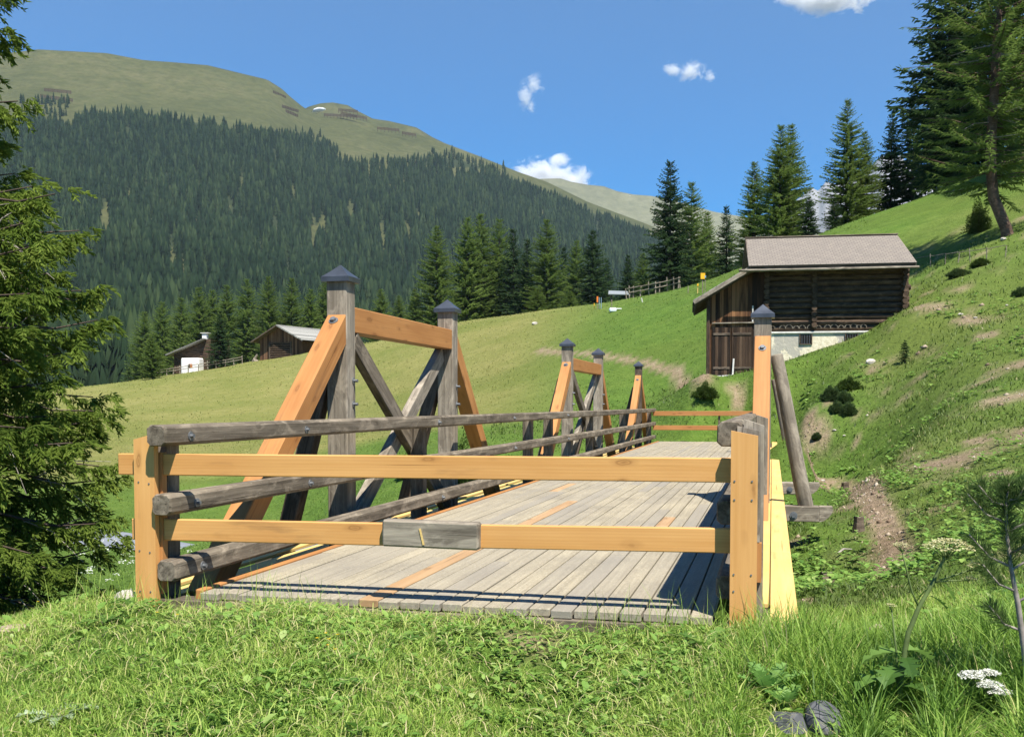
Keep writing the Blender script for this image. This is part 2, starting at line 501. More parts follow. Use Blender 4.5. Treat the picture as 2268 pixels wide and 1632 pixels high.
# one sheet from the camera's feet to the foot of the mountains
_az = np.linspace(R(-64), R(64), 360)
_rr = np.exp(np.linspace(math.log(1.2), math.log(330), 330))
_AZ, _RR = np.meshgrid(_az, _rr)
gx, gy = (np.sin(_AZ) * _RR), (np.cos(_AZ) * _RR - .6)
gz = hgt(gx, gy)
def grid_faces(nr, nc):
    i = np.arange(nr - 1)[:, None] * nc + np.arange(nc - 1)[None]
    return np.stack([i, i + 1, i + nc + 1, i + nc], -1).reshape(-1, 4)
V = np.stack([gx, gy, gz], -1).reshape(-1, 3)
me = mesh_from('meadow', V, grid_faces(*gx.shape), None,
               {'soil': soil_mask(gx, gy).ravel(), 'dry': dry_mask(gx, gy).ravel()}, True)
m, nt, bs = newmat('meadow_ground')
geo = nt.nodes.new('ShaderNodeNewGeometry')
pos = geo.outputs['Position']
n1 = noise(nt, pos, .9, 6, .65); n2 = noise(nt, pos, 7, 6, .7); n3 = noise(nt, pos, .09, 4, .6); n4 = noise(nt, pos, 38, 4, .7)
mixn = math_(nt, 'ADD', math_(nt, 'MULTIPLY', n1, .55), math_(nt, 'MULTIPLY', n2, .45))
green = ramp(nt, mixn, [(.3, (.052, .100, .016)), (.5, (.100, .180, .028)), (.68, (.160, .240, .045))])
green = mixc(nt, ramp(nt, n3, [(.35, (0, 0, 0)), (.7, (1, 1, 1))]), green, mixc(nt, .5, green, (.115, .145, .030)))
dryc = ramp(nt, mixn, [(.3, (.155, .160, .042)), (.5, (.225, .220, .068)), (.7, (.285, .265, .098))])
dryc = mixc(nt, ramp(nt, n3, [(.4, (0, 0, 0)), (.62, (.8, .8, .8))]), dryc, (.150, .175, .040))
col = mixc(nt, attr(nt, 'dry'), green, dryc)
soilc = ramp(nt, mixn, [(.3, (.17, .118, .072)), (.52, (.32, .235, .155)), (.75, (.46, .365, .26))])
sm = math_(nt, 'MULTIPLY', attr(nt, 'soil'), ramp(nt, n2, [(.3, (.55, .55, .55)), (.5, (1, 1, 1))]), True)
col = mixc(nt, sm, col, soilc)
nt.links.new(col, bs.inputs['Base Color'])
bs.inputs['Roughness'].default_value = .95
bs.inputs['Specular IOR Level'].default_value = .1
bump(nt, bs, math_(nt, 'ADD', n1, math_(nt, 'ADD', math_(nt, 'MULTIPLY', n2, .5), math_(nt, 'MULTIPLY', n4, .12))), .8, .35)
me.materials.append(m)
M_GROUND = m
tag(put('meadow', me), kind='structure')

# the road in the valley, and the footpath climbing past the barn
def strip(name, pts, w, mat, lift, sub=14):
    P2 = []
    for i in range(len(pts) - 1):
        for k in range(sub):
            t = k / sub
            P2.append((pts[i][0] * (1 - t) + pts[i+1][0] * t, pts[i][1] * (1 - t) + pts[i+1][1] * t))
    P2.append(pts[-1])
    p = np.array(P2)
    for _ in range(sub): p[1:-1] = (p[:-2] + 2 * p[1:-1] + p[2:]) / 4
    t = np.gradient(p, axis=0); t /= np.linalg.norm(t, axis=1)[:, None]
    nrm = np.c_[-t[:, 1], t[:, 0]]
    ks = np.linspace(-1, 1, 9)
    V = []
    for i in range(len(p)):
        zc = hz(*p[i])
        for k in ks:
            q = p[i] + nrm[i] * k * w / 2
            V.append((q[0], q[1], max(hz(*q), zc if abs(k) < .8 else -99) + lift - .02 * abs(k)))
    me = mesh_from(name, V, grid_faces(len(p), 9), mat, None, True)
    return tag(put(name, me), kind='structure')
M_ROAD = mat_simple('asphalt', (.20, .215, .24), .85, 0, .12, 3)
strip('road', gp([(-500, 36.5), (-100, 35.0), (150, 33.8), (330, 32.4), (480, 31.0), (620, 28.6), (740, 25.5), (880, 22.0), (1080, 18.5)]), 3.3, M_ROAD, .07)
M_DIRT = mat_simple('trodden_dirt', (.27, .20, .13), .95, 0, .3, 2)

# ---------------------------------------------------------------- mountains
def interp(px, tab):
    a = np.array(tab, float); return np.interp(px, a[:, 0], a[:, 1])
def mountain(name, ridge, base, r0, r1, px0, px1, mat, prof=.85, n_az=260, n_r=120, rough=1.0, seed=3, attrs=None, back=.75):
    px = np.linspace(px0, px1, n_az)
    t = np.linspace(0, 1, n_r)
    tb = np.linspace(1, 1.5, 14)[1:]
    T = np.r_[t, tb]
    PX, TT = np.meshgrid(px, T)
    r = r0 + (r1 - r0) * TT
    az = np.arctan((PX - PCX) / FPX)
    e_r = (HOR - interp(PX, ridge)) / FPX * np.cos(az)
    e_b = (HOR - base) / FPX
    up = np.clip(TT, 0, 1)
    e = e_b + (e_r - e_b) * up ** prof
    z = CAMZ + e * (r0 + (r1 - r0) * up) - np.clip(TT - 1, 0, 1) * (r1 - r0) * back
    x, y = np.sin(az) * r, np.cos(az) * r
    w = np.sin(np.pi * np.clip(up, 0, 1)) * (TT <= 1)
    z = z + _fract(x, y, seed, .006, 4) * 14 * rough * w
    V = np.stack([x, y, z], -1).reshape(-1, 3)
    A = {k: f(PX, TT).ravel() for k, f in (attrs or {}).items()}
    me = mesh_from(name, V, grid_faces(*x.shape), mat, A, True)
    o = tag(put(name, me), kind='structure')
    def surf(pxv, tv):
        rv = r0 + (r1 - r0) * tv; a = np.arctan((pxv - PCX) / FPX)
        ev = e_b + ((HOR - interp(pxv, ridge)) / FPX * np.cos(a) - e_b) * tv ** prof
        xv, yv = np.sin(a) * rv, np.cos(a) * rv
        zv = CAMZ + ev * rv + _fract(xv, yv, seed, .006, 4) * 14 * rough * np.sin(np.pi * tv)
        return xv, yv, zv
    return o, surf
RIDGE = [(-900, 215), (-300, 160), (0, 135), (100, 123), (250, 131), (330, 146), (400, 151), (470, 157), (545, 175), (600, 188), (632, 208), (650, 225), (676, 246), (696, 258),
         (712, 266), (760, 268), (800, 276), (860, 292), (930, 306), (990, 326), (1060, 352), (1150, 388), (1210, 408), (1300, 452), (1430, 500), (1600, 575), (1800, 650), (2600, 800)]
FOREST_TOP = [(-900, 330), (0, 285), (60, 262), (120, 268), (165, 282), (200, 258), (230, 255), (330, 256), (430, 272), (500, 283), (560, 288), (600, 304), (680, 308), (720, 318),
              (760, 352), (800, 372), (850, 362), (900, 366), (960, 352), (1010, 350), (1060, 366), (1150, 402), (1210, 422), (1300, 466), (1430, 514), (1600, 590), (2600, 820)]
def mat_alp(name, cols, sc=.004):
    m, nt, bs = newmat(name)
    geo = nt.nodes.new('ShaderNodeNewGeometry'); pos = geo.outputs['Position']
    a = noise(nt, pos, sc, 8, .62); b = noise(nt, pos, sc * 9, 6, .65)
    c = ramp(nt, math_(nt, 'ADD', math_(nt, 'MULTIPLY', a, .6), math_(nt, 'MULTIPLY', b, .4)), cols)
    v = noise(nt, mapping(nt, pos, (1, 1, .25)), sc * 22, 6, .7)
    c = mixc(nt, ramp(nt, v, [(.42, (0, 0, 0)), (.66, (.42, .42, .42))]), c, tuple(x * .55 for x in cols[0][1]))
    w = noise(nt, pos, sc * 4, 7, .7, .6)
    c = mixc(nt, ramp(nt, w, [(.66, (0, 0, 0)), (.74, (.3, .3, .3))]), c, (.20, .175, .125))
    nt.links.new(c, bs.inputs['Base Color'])
    bs.inputs['Roughness'].default_value = .95; bs.inputs['Specular IOR Level'].default_value = .1
    bump(nt, bs, math_(nt, 'ADD', a, math_(nt, 'MULTIPLY', b, .25)), .8, 14)
    return m
M_ALP = mat_alp('alpine_grass', [(.3, (.045, .053, .021)), (.5, (.078, .084, .034)), (.68, (.122, .115, .054))])
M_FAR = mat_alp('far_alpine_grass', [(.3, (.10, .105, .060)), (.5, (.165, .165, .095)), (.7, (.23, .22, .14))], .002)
M_ROCK = mat_alp('pale_rock', [(.35, (.17, .17, .17)), (.5, (.25, .245, .24)), (.64, (.38, .38, .38))], .006)
GULLIES = ((243, 515, 7, 62), (262, 590, 5, 24), (385, 560, 9, 34), (405, 590, 6, 30), (447, 480, 3, 24), (520, 470, 3, 34), (345, 470, 3, 16), (292, 432, 3, 14), (610, 505, 4, 22), (700, 520, 4, 36), (722, 505, 5, 26), (470, 615, 5, 12),
           (330, 415, 3, 18), (440, 515, 3, 26), (580, 560, 3, 20), (655, 430, 3, 16), (780, 470, 4, 18), (850, 530, 4, 30), (1190, 475, 14, 5), (930, 480, 6, 6), (185, 690, 14, 34), (905, 520, 4, 26), (540, 400, 3, 20), (640, 600, 4, 20))
SWATH = [(735, 372), (800, 400), (860, 425), (930, 412), (1010, 398), (1120, 392)]
def in_swath(px, py): return (px > 735) & (px < 1120) & (py > 365 + (px - 760) * .05) & (py < interp(px, SWATH))
def in_gully(px, py):
    n = _fract(px, py * .5, 73, .09, 3); n2 = _fract(px, py, 75, .03, 2)
    g = np.zeros(np.shape(px), bool)
    for gx_, gy_, gw, gh in GULLIES:
        dy = (py - gy_) / (gh * 1.25)
        g |= (np.abs(dy) < 1) & (np.abs(px - gx_ - n2 * 6 - dy * gw * .8) < gw * 1.7 * (1 - dy * dy) * (.75 + .9 * n))
    return g
def wood_floor(PX, TT):
    a = np.arctan((PX - PCX) / FPX); up = np.clip(TT, 0, 1)
    py = 905 + (interp(PX, RIDGE) - 905) * up ** .85
    w = (py > interp(PX, FOREST_TOP) + 8) & ~in_swath(PX, py) & ~in_gully(PX, py)
    return w.astype(float)
M_MTN = mat_alp('wooded_alp', [(.3, (.046, .054, .021)), (.5, (.080, .086, .034)), (.68, (.125, .118, .054))])
nt = M_MTN.node_tree; bs = [n for n in nt.nodes if n.type == 'BSDF_PRINCIPLED'][0]
src = bs.inputs['Base Color'].links[0].from_socket
nt.links.new(mixc(nt, attr(nt, 'wood'), src, (.028, .040, .018)), bs.inputs['Base Color'])
mtn, SURF = mountain('mountain', RIDGE, 905, 300, 2000, -900, 2600, M_MTN, attrs={'wood': wood_floor}, n_az=420, n_r=260)
HUMP = [(560, 330), (660, 262), (690, 246), (715, 239), (742, 237), (775, 243), (798, 256), (830, 272), (865, 277), (925, 291), (960, 312), (1000, 331), (1060, 362), (1200, 440)]
mountain('hump_ridge', HUMP, 700, 1700, 2350, 560, 1200, M_ALP, .9, 120, 50, .15, 8)
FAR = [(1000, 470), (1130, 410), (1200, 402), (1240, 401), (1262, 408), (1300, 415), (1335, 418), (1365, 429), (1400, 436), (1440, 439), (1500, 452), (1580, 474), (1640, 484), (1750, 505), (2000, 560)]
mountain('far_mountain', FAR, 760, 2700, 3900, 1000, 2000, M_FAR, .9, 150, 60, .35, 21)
PEAK = [(1600, 560), (1700, 490), (1745, 458), (1770, 440), (1790, 421), (1806, 428), (1822, 408), (1850, 415), (1875, 402), (1905, 396), (1925, 372), (1945, 350), (1962, 362), (1985, 350), (2010, 385), (2060, 420), (2150, 470), (2400, 560)]
mountain('rocky_peak', PEAK, 760, 4200, 5200, 1600, 2400, M_ROCK, .8, 200, 90, 3.0, 27)

# base plain far beyond, so that the ground reaches the horizon
me = mesh_from('valley_floor', [(-9000, -3000, -16), (9000, -3000, -16), (9000, 9000, -16), (-9000, 9000, -16)], [[0, 1, 2, 3]], M_ALP)
tag(put('valley_floor', me), kind='structure')

# snow left in the hollows of the ridge
M_SNOW = mat_simple('old_snow', (.82, .84, .88), .7, 0, .06, .1)
def snow(pts, Y, label):
    q = [P(a, b, Y) for a, b in pts]
    c = sum(q, Vector()) / len(q)
    mb = MB()
    top = [v + Vector((0, -6, 0)) for v in q]
    n = len(q)
    mb.add(list(q) + top + [c + Vector((0, -14, 2))], [[i, (i+1) % n, n + (i+1) % n, n + i] for i in range(n)] + [[n + i, n + (i+1) % n, 2*n] for i in range(n)])
    o = mb.build('snow_patch', M_SNOW, None, None, True)
    tag(o, label, 'snow patch', 'snow patches on the mountain ridges')
snow([(693, 249), (697, 243), (706, 241), (717, 241), (722, 243), (715, 247), (703, 250)], 2040, 'white snow patch in the saddle beside the terraced hump')
snow([(1385, 434), (1392, 433.5), (1400, 437), (1404, 440), (1396, 440)], 3870, 'thin sliver of snow on the hazy farther ridge')
# ---------------------------------------------------------------- the timber bridge
S0, S1 = 6.30, 36.0                 # deck from abutment to abutment
WL, WR = -3.77, -0.33               # deck edges
TL, TR = -4.30, -0.13               # planes of the trusses
bridge = thing('timber_bridge', 'long timber road bridge of grey planks with orange and weathered trusses', 'bridge', B(S0, -2.0, -.15))
BP = bridge
UPW = (CB, -SB, 0)
# deck: boards along the bridge, one part; the patched-in new boards are sub-parts
m, nt, bs = newmat('deck_boards')
tc = nt.nodes.new('ShaderNodeTexCoord'); v0 = tc.outputs['Object']
t_ = attr(nt, 'tint')
sh = N(nt, 'ShaderNodeCombineXYZ'); nt.links.new(math_(nt, 'MULTIPLY', t_, 37.0), sh.inputs[0]); nt.links.new(math_(nt, 'MULTIPLY', t_, 11.0), sh.inputs[2])
ad = N(nt, 'ShaderNodeVectorMath', operation='ADD'); nt.links.new(v0, ad.inputs[0]); nt.links.new(sh.outputs[0], ad.inputs[1])
v = ad.outputs[0]
g1 = noise(nt, mapping(nt, v, (.8, 26, 26)), 1.0, 6, .65, .4); g2 = noise(nt, mapping(nt, v, (2.5, 130, 130)), 1.0, 3, .6)
big = noise(nt, v0, 1.1, 5, .65); spk = noise(nt, v0, 34, 5, .75)
col = ramp(nt, g1, [(.3, (.30, .255, .175)), (.7, (.50, .435, .305))])
col = mixc(nt, math_(nt, 'MULTIPLY', g2, .4), col, (.13, .115, .09))
col = mixc(nt, ramp(nt, big, [(.42, (0, 0, 0)), (.7, (.55, .55, .55))]), col, (.17, .15, .12))
col = mixc(nt, ramp(nt, spk, [(.54, (0, 0, 0)), (.66, (.55, .55, .55))]), col, (.58, .53, .40))
spk2 = noise(nt, v, 60, 4, .8)
col = mixc(nt, ramp(nt, spk2, [(.36, (.6, .6, .6)), (.46, (0, 0, 0))]), col, (.13, .11, .08))
col = mixc(nt, ramp(nt, t_, [(.0, (.42, .42, .42)), (.5, (.08, .08, .08)), (.86, (.0, .0, .0)), (.9, (.5, .5, .5)), (1, (.7, .7, .7))]), col, (.25, .228, .195))
nt.links.new(col, bs.inputs['Base Color']); bs.inputs['Roughness'].default_value = .85; bs.inputs['Specular IOR Level'].default_value = .2
bump(nt, bs, math_(nt, 'ADD', g1, g2), .4, .004)
M_DECK = m
DM = Matrix((Vector((SB, CB, 0)), Vector((-CB, SB, 0)), Vector((0, 0, 1)))).transposed().to_4x4()
DM.translation = B(S0, 0, 0)          # deck frame: x along, y towards the far truss
rng = random.Random(4)
NP = 24
pw = (WR - WL) / NP
mb = MB(); newb = []
for i in range(NP):
    w = WL + pw * (i + .5)
    s = 0.0 + rng.uniform(-.02, .02)
    first = True
    while s < S1 - S0 - .3:
        L = rng.uniform(3.4, 5.2) if not first else rng.uniform(1.6, 5.2)
        e = min(s + L, S1 - S0)
        if S1 - S0 - e < 1.0: e = S1 - S0
        box = ((s + e) / 2, -w, -.025 + rng.uniform(-.003, .003)), (e - s - .008, pw - .011, .05)
        wpl = WL + pw * i
        # survey of the replaced boards
        key = None
        if i == 8 and first: e = 7.2; key = 'n'
        if i == 18 and 4.0 < s: 
            if not any(k == 18 for k, *_ in newb): e = s + .9; key = 'n'
        if i == 4 and s > 6 and not any(k == 4 for k, *_ in newb): e = s + 1.6; key = 'n'
        box = ((s + e) / 2, -w, -.025 + rng.uniform(-.003, .003)), (e - s - .008, pw - .011, .05)
        if key: newb.append((i, box))
        else: mb.box(box[0], box[1], None, .004, rng.random())
        s = e; first = False
deck = mb.build('deck', M_DECK, BP, DM)
for i, (c, sz) in newb:
    V, F = box_vf(*sz, .004)
    o = bpy.data.objects.new('new_board', mesh_from('new_board', V, F, M_PATCH)); COL.objects.link(o)
    o.parent = deck; o.location = c
    o['label'] = 'fresh orange board let into the grey deck'
# timbers under the deck
for w in (-3.55, -2.6, -1.7, -.6):
    beam('girder', B(S0 + .15, w, -.17), B(S1, w, -.17), .2, .24, M_GREY, BP)
beam('edge_board', B(S0 + .05, WL - .035, -.035), B(S1, WL - .035, -.035), .06, .09, M_STRUT, BP)
beam('sill_beam', B(S0 + .06, WL - .3, -.13), B(S0 + .06, .16, -.13), .16, .15, M_GREY, BP)
# long cover boards on the outer girders
for a, b in ((S0 + .02, 9.2), (9.215, 14.3), (14.315, 18.1), (18.115, 25.4), (25.415, 31.2), (31.215, S1)):
    beam('cover_board', B(a - (.22 if a < 7 else 0), .083, -.005), B(b, .083, -.005), .165, .03, M_COVER, BP, .003)
    if a < 30: beam('cover_board', B(a + .5, -.064, -.012), B(b + .49, -.064, -.012), .115, .03, M_COVER, BP, .003)
for a, b in ((S0 + .2, 11.4), (11.415, 19.6), (19.615, 28), (28.015, S1)):
    beam('cover_board', B(a, -4.515, -.200), B(b, -4.515, -.200), .17, .03, M_COVER, BP, .003)
    beam('cover_board', B(a + .4, -4.74, -.185), B(b, -4.74, -.185), .15, .03, M_COVER, BP, .003)
beam('outer_girder', B(S0 + .1, .05, -.20), B(S1, .05, -.20), .2, .34, M_DARK, BP)
beam('outer_girder', B(S0 + .3, TL, -.42), B(S1, TL, -.42), .24, .34, M_DARK, BP)

def post_cap(p, z, parent, sz=.30, hgt_=.13):
    mb = MB(); h = sz / 2
    M = Matrix((Vector((SB, CB, 0)), Vector((-CB, SB, 0)), Vector((0, 0, 1)))).transposed()
    c = Vector((p.x, p.y, z))
    ring = lambda k, dz: [c + M @ Vector((a * k, b * k, dz)) for a, b in ((-h, -h), (h, -h), (h, h), (-h, h))]
    r0, r1, r2, ap = ring(1.0, -.05), ring(1.0, 0), ring(.55, hgt_ * .42), ring(.02, hgt_)
    V = ring(.97, -.05) + r0 + r1 + r2 + ap
    F = [[k*4+i, k*4+(i+1) % 4, k*4+4+(i+1) % 4, k*4+4+i] for k in range(4) for i in range(4)] + [[16, 17, 18, 19], [3, 2, 1, 0]]
    mb.add(V, F)
    return mb.build('post_cap', M_CAP, parent)
def bolt(p, n, parent, r=.022, washer=.042, L=.03):
    mb = MB(); n = Vector(n).normalized(); p = Vector(p)
    mb.tube([p - n * .01, p + n * .008], washer, 12)
    mb.tube([p + n * .006, p + n * L], r, 6)
    return mb.build('bolt', M_STEEL, parent)
AX = Vector((SB, CB, 0)); RT = Vector((CB, -SB, 0))
def truss_post(s, w, ztop, sz=.22, mat=M_GREYL, zb=-.45, capz=.28):
    o = beam('truss_post', B(s, w, zb), B(s, w, ztop), sz, sz, mat, BP, .008, tuple(AX))
    post_cap(B(s, w), ztop, o, capz + .02)
    return o
def strut(p0, p1, w=.2, h=.23, mat=M_STRUT, bolts=True, name='strut'):
    o = beam(name, p0, p1, w, h, mat, BP, .007)
    if bolts:
        d = (Vector(p1) - Vector(p0)).normalized(); up = Vector((0, 0, 1)); nrm = (up - d * up.dot(d)).normalized()
        q = Vector(p1) - d * .24 + nrm * (h / 2)
        bolt(q, nrm, o, .03, .05, .035)
    return o
def queen(sa, sb, w, ztop, za=2.17, run=2.42, zb=-.22, full=True, pm=M_GREYL, side=-1):
    """two posts, a top beam, crossed braces between, a strut down to the deck at each end, a prop outside each post"""
    pa, pb = truss_post(sa, w, ztop, mat=pm), truss_post(sb, w, ztop, mat=pm)
    strut(B(sa - run - .30, w, zb - .03), B(sa + .07, w, za + .02)); strut(B(sb + run, w, zb), B(sb + .02, w, za))
    beam('top_beam', B(sa + .115, w, za - .02), B(sb - .115, w, za - .02), .2, .26, M_STRUT, BP, .007)
    strut(B(sa + .16, w + .045, za - .22), B(sb - .2, w + .045, -.12), .10, .2, M_GREY, False, 'cross_brace')
    strut(B(sb - .16, w - .06, za - .22), B(sa + .2, w - .06, -.12), .10, .2, M_GREYL, False, 'cross_brace')
    for s in (sa, sb):
        strut(B(s, w - .68, -.3), B(s, w - .12, 1.82), .17, .17, M_DARK, False, 'prop')
    for s, o in ((sa, pa), (sb, pb)):
        for z in (1.28, 1.52):
            bolt(B(s + .05, w + .11, z), RT, o, .018, .034, .05)
    return pa, pb
queen(9.95, 13.56, TL, 2.57)
queen(22.1, 26.2, TL, 2.57)
def king(s, w, ztop, za=2.17, run=2.7, pm=M_GREYL, rr=None):
    p = truss_post(s, w, ztop, mat=pm)
    strut(B(s - run, w, -.22), B(s - .03, w, za), bolts=True)
    strut(B(s + (rr or run), w, -.22), B(s + .03, w, za))
    return p
king(34.4, TL, 2.57, 2.15, 2.7, M_DARK)
strut(B(34.4, TL - .68, -.3), B(34.4, TL - .12, 1.82), .17, .17, M_DARK, False, 'prop')
king(13.9, TR, 2.44, 2.08, 2.3, M_GREYL, 3.0)
king(27.7, TR - .03, 2.44, 2.08, 2.6, M_DARK)
for s, sd in ((13.9, 5), (27.7, 6)):
    log('prop', B(s + .02, TR + .58, -.10), B(s + .02, TR + .17, 1.92), .10, .08, M_GREYL, BP, sd, 0, 16, .03)
# needle beams across, their nosed ends standing out on the open side
def needle(s, w0, w1, z, seed):
    o = beam('needle_beam', B(s, w0, z), B(s, w1, z), .2, .2, M_GREYL, BP, .01)
    mb = MB()
    n = []
    M = frame(B(s, w0, z), B(s, w1, z)); c = (Vector(B(s, w0, z)) + Vector(B(s, w1, z))) / 2
    d = (Vector(B(s, w1, z)) - Vector(B(s, w0, z))).normalized(); e1 = Vector(B(s, w1, z)); y = AX
    prof = [(0, -.1), (0, .1), (.16, .1), (.17, .06), (.155, .02), (.12, -.03), (.06, -.08)]
    V = [e1 + d * a + Vector((0, 0, b)) - y * .097 for a, b in prof] + [e1 + d * a + Vector((0, 0, b)) + y * .097 for a, b in prof]
    k = len(prof)
    F = [list(range(k))[::-1], list(range(k, 2*k))] + [[i, (i+1) % k, k + (i+1) % k, k + i] for i in range(k)]
    mb.add(V, F); mb.build('beam_nose', M_GREYL, o)
    bolt(B(s - .1, w1 - .32, z - .02), -AX, o, .03, .05, .03)
for s, w1, z in ((9.95, -4.0, -.4), (13.56, -4.0, -.4), (13.9, .60, -.13), (18.2, .62, -.14), (22.1, -4, -.4), (26.2, -4, -.4), (27.4, .66, -.14), (30.9, .70, -.16), (34.4, -4, -.4)):
    if w1 > 0: needle(s, -3.6, w1, z, 1)
    else: beam('needle_beam', B(s, -5.25, z), B(s, -.4, z), .2, .2, M_GREY, BP, .01)

# railings: three log rails a side on posts
for i, z in enumerate((1.07, .60, .145)):
    log('handrail_log', B(6.14 + .05 * i, -3.99, z), B(21.3, -3.99, z), .0765, .072, M_GREY, BP, 40 + i, 1.0, 40, .010, (0, 0, 1))
    log('handrail_log', B(21.35, -3.99, z), B(36.4, -3.99, z), .072, .066, M_GREY, BP, 50 + i, 1.0, 40, .010)
    log('handrail_log', B(6.37, -.245, z + .03), B(21.3, -.245, z + .02), .082, .072, M_GREY, BP, 60 + i, 1.0, 40, .014)
    log('handrail_log', B(21.35, -.245, z + .02), B(36.4, -.245, z), .072, .066, M_GREY, BP, 70 + i, 1.0, 40, .010)
    # bolts that hold the rails
    for s in (6.45, 8.3, 12.0, 15.8, 20.2):
        bolt(B(s + .07 * i, -3.918, z - .01), RT, BP, .016, .032, .03)
for s in (6.47, 11.9, 17.7, 19.4, 24.0, 29.5, 36.1):
    beam('railing_post', B(s, -4.145, -.42), B(s, -4.145, 1.12), .16, .16, M_GREY, BP, .008, tuple(AX))
def slant_board(name, s, w0, w1, zb, zt0, zt1, th, mat, lean=0.0):
    """upright board with a sloping top, facing the road"""
    V = []
    for ds in (-th / 2, th / 2):
        V += [B(s + ds, w0, zb), B(s + ds, w1, zb), B(s + ds, w1 + lean, zt1), B(s + ds, w0 + lean, zt0)]
    c = sum((Vector(v) for v in V), Vector()) / 8
    Mx = Matrix((Vector((0, 0, 1)), RT, Vector(AX) * 1.0)).transposed().to_4x4(); Mx.translation = c
    I = Mx.inverted()
    F = [[0, 1, 2, 3], [7, 6, 5, 4], [0, 4, 5, 1], [1, 5, 6, 2], [2, 6, 7, 3], [3, 7, 4, 0]]
    return put(name, mesh_from(name, [I @ Vector(v) for v in V], F, mat), BP, Mx)
def nails(o, s, pts):
    me = None
    for w, z in pts:
        if me is None:
            mb = MB(); mb.tube([AX * .004, -AX * .003], .006, 6); me = mb.mesh('nail', M_STEEL)
        put('nail', me, None, None)
        n = COL.objects[-1]; n.parent = o
        n.matrix_basis = (wloc(BP) @ o.matrix_basis).inverted() @ Matrix.Translation(B(s, w, z))
fb = slant_board('facing_board', 6.265, -4.225, -4.068, -.10, 1.04, 1.08, .05, M_RAIL)
nails(fb, 6.239, [(-4.19, .75), (-4.11, .74), (-4.19, .28), (-4.11, .27), (-4.19, -.0), (-4.11, 0.0)])
slant_board('facing_board', 6.325, -4.10, -4.046, -.02, .95, .95, .06, M_STRUT)
fb = slant_board('facing_board', 6.235, -.232, -.078, -.12, 1.125, 1.095, .05, M_RAIL)
nails(fb, 6.209, [(-.21, .83), (-.11, .83), (-.21, .72), (-.11, .72), (-.21, .28), (-.11, .28), (-.21, .18)])
for s, zt in ((6.46, 1.17), (12.0, 1.14), (20.4, 1.14), (26, 1.14), (36.1, 1.14)):
    slant_board('railing_post', s, -.165, -.045, -.35, zt + .02, zt - .02, .16, M_GREYL)
slant_board('facing_board', 6.345, -.20, -.064, .46, 1.15, 1.12, .05, M_GREYL)
slant_board('facing_board', 6.345, -.195, -.052, .22, .455, .455, .052, M_STRUT)

# barriers that close the bridge at each end: things of their own
nb = thing('wooden_barrier', 'two pale new rails with a grey splice block closing the near bridge end', 'barrier', B(6.33, -2.2, .42))
beam('barrier_rail', B(6.335, -4.40, .865), B(6.35, -.228, .885), .045, .148, M_RAIL, nb)
beam('barrier_rail', B(6.335, -4.30, .415), B(6.335, -2.36, .436), .045, .148, M_RAIL, nb)
beam('barrier_rail', B(6.335, -1.94, .439), B(6.35, -.228, .462), .045, .15, M_RAIL, nb)
o = beam('splice_block', B(6.30, -2.43, .453), B(6.30, -1.785, .446), .10, .172, M_GREYL, nb, .012)
o['label'] = 'short weathered grey block that joins the lower rail'
mb = MB(); mb.bar(B(6.246, -2.17, .49), B(6.246, -2.145, .385), .004, .012); mb.build('straw', M_COVER, o)
fbar = thing('wooden_barrier', 'two orange rails closing the far end of the bridge', 'barrier', B(36.0, -2, .4))
beam('barrier_rail', B(36.0, -4.0, .96), B(36.0, -.2, .97), .05, .16, M_STRUT, fbar)
beam('barrier_rail', B(36.0, -4.0, .47), B(36.0, -.2, .48), .05, .16, M_STRUT, fbar)
beam('barrier_post', B(36.08, -1.75, -.1), B(36.08, -1.75, .9), .07, .07, M_GREY, fbar)
# abutment
M_STONE = mat_simple('abutment_stone', (.34, .32, .28), .9, 0, .35, 3)
mb = MB(); mb.box(B(6.75, -2.0, -.72), (4.9, .85, .78), Matrix((RT, AX, Vector((0, 0, 1)))).transposed(), .03)
ab = mb.build('abutment_wall', M_STONE, None)
tag(ab, 'low stone abutment under the near end of the timber bridge', 'abutment')
# ---------------------------------------------------------------- barns and houses
def mat_boards(name, cols, wd=.17, ax=0, horiz=False):
    """old boards: each board its own tone, sun-burnt and streaked down its length"""
    m, nt, bs = newmat(name)
    tc = nt.nodes.new('ShaderNodeTexCoord'); v = tc.outputs['Object']
    sx = N(nt, 'ShaderNodeSeparateXYZ'); nt.links.new(v, sx.inputs[0])
    k = math_(nt, 'DIVIDE', sx.outputs[ax], wd)
    fl = math_(nt, 'FLOOR', k); fr = math_(nt, 'FRACT', k)
    wn_ = N(nt, 'ShaderNodeTexWhiteNoise', noise_dimensions='1D'); nt.links.new(fl, wn_.inputs['W'])
    sc = (9, 9, .9) if not horiz else (.9, 9, 9)
    st = noise(nt, mapping(nt, v, sc), 1.0, 6, .7, .4)
    c = ramp(nt, math_(nt, 'ADD', math_(nt, 'MULTIPLY', st, .6), math_(nt, 'MULTIPLY', wn_.outputs['Value'], .4)), cols)
    gap = math_(nt, 'LESS_THAN', fr, .07)
    c = mixc(nt, gap, c, (.012, .008, .006))
    nt.links.new(c, bs.inputs['Base Color'])
    bs.inputs['Roughness'].default_value = .85; bs.inputs['Specular IOR Level'].default_value = .15
    bump(nt, bs, math_(nt, 'SUBTRACT', st, gap), .5, .02)
    return m
M_BOARD = mat_boards('burnt_boards', [(.3, (.026, .016, .011)), (.47, (.095, .045, .022)), (.64, (.27, .135, .062))], .16)
M_DOOR = mat_boards('dark_door_boards', [(.3, (.018, .013, .010)), (.52, (.055, .034, .022)), (.75, (.13, .085, .055))], .12)
M_LOGS = mat_greywood('burnt_logs', (.050, .034, .023), (.165, .108, .070), (.022, .015, .011), .0, .7)
M_BLACK = mat_simple('dark_inside', (.006, .005, .005), .9, 0, .1)
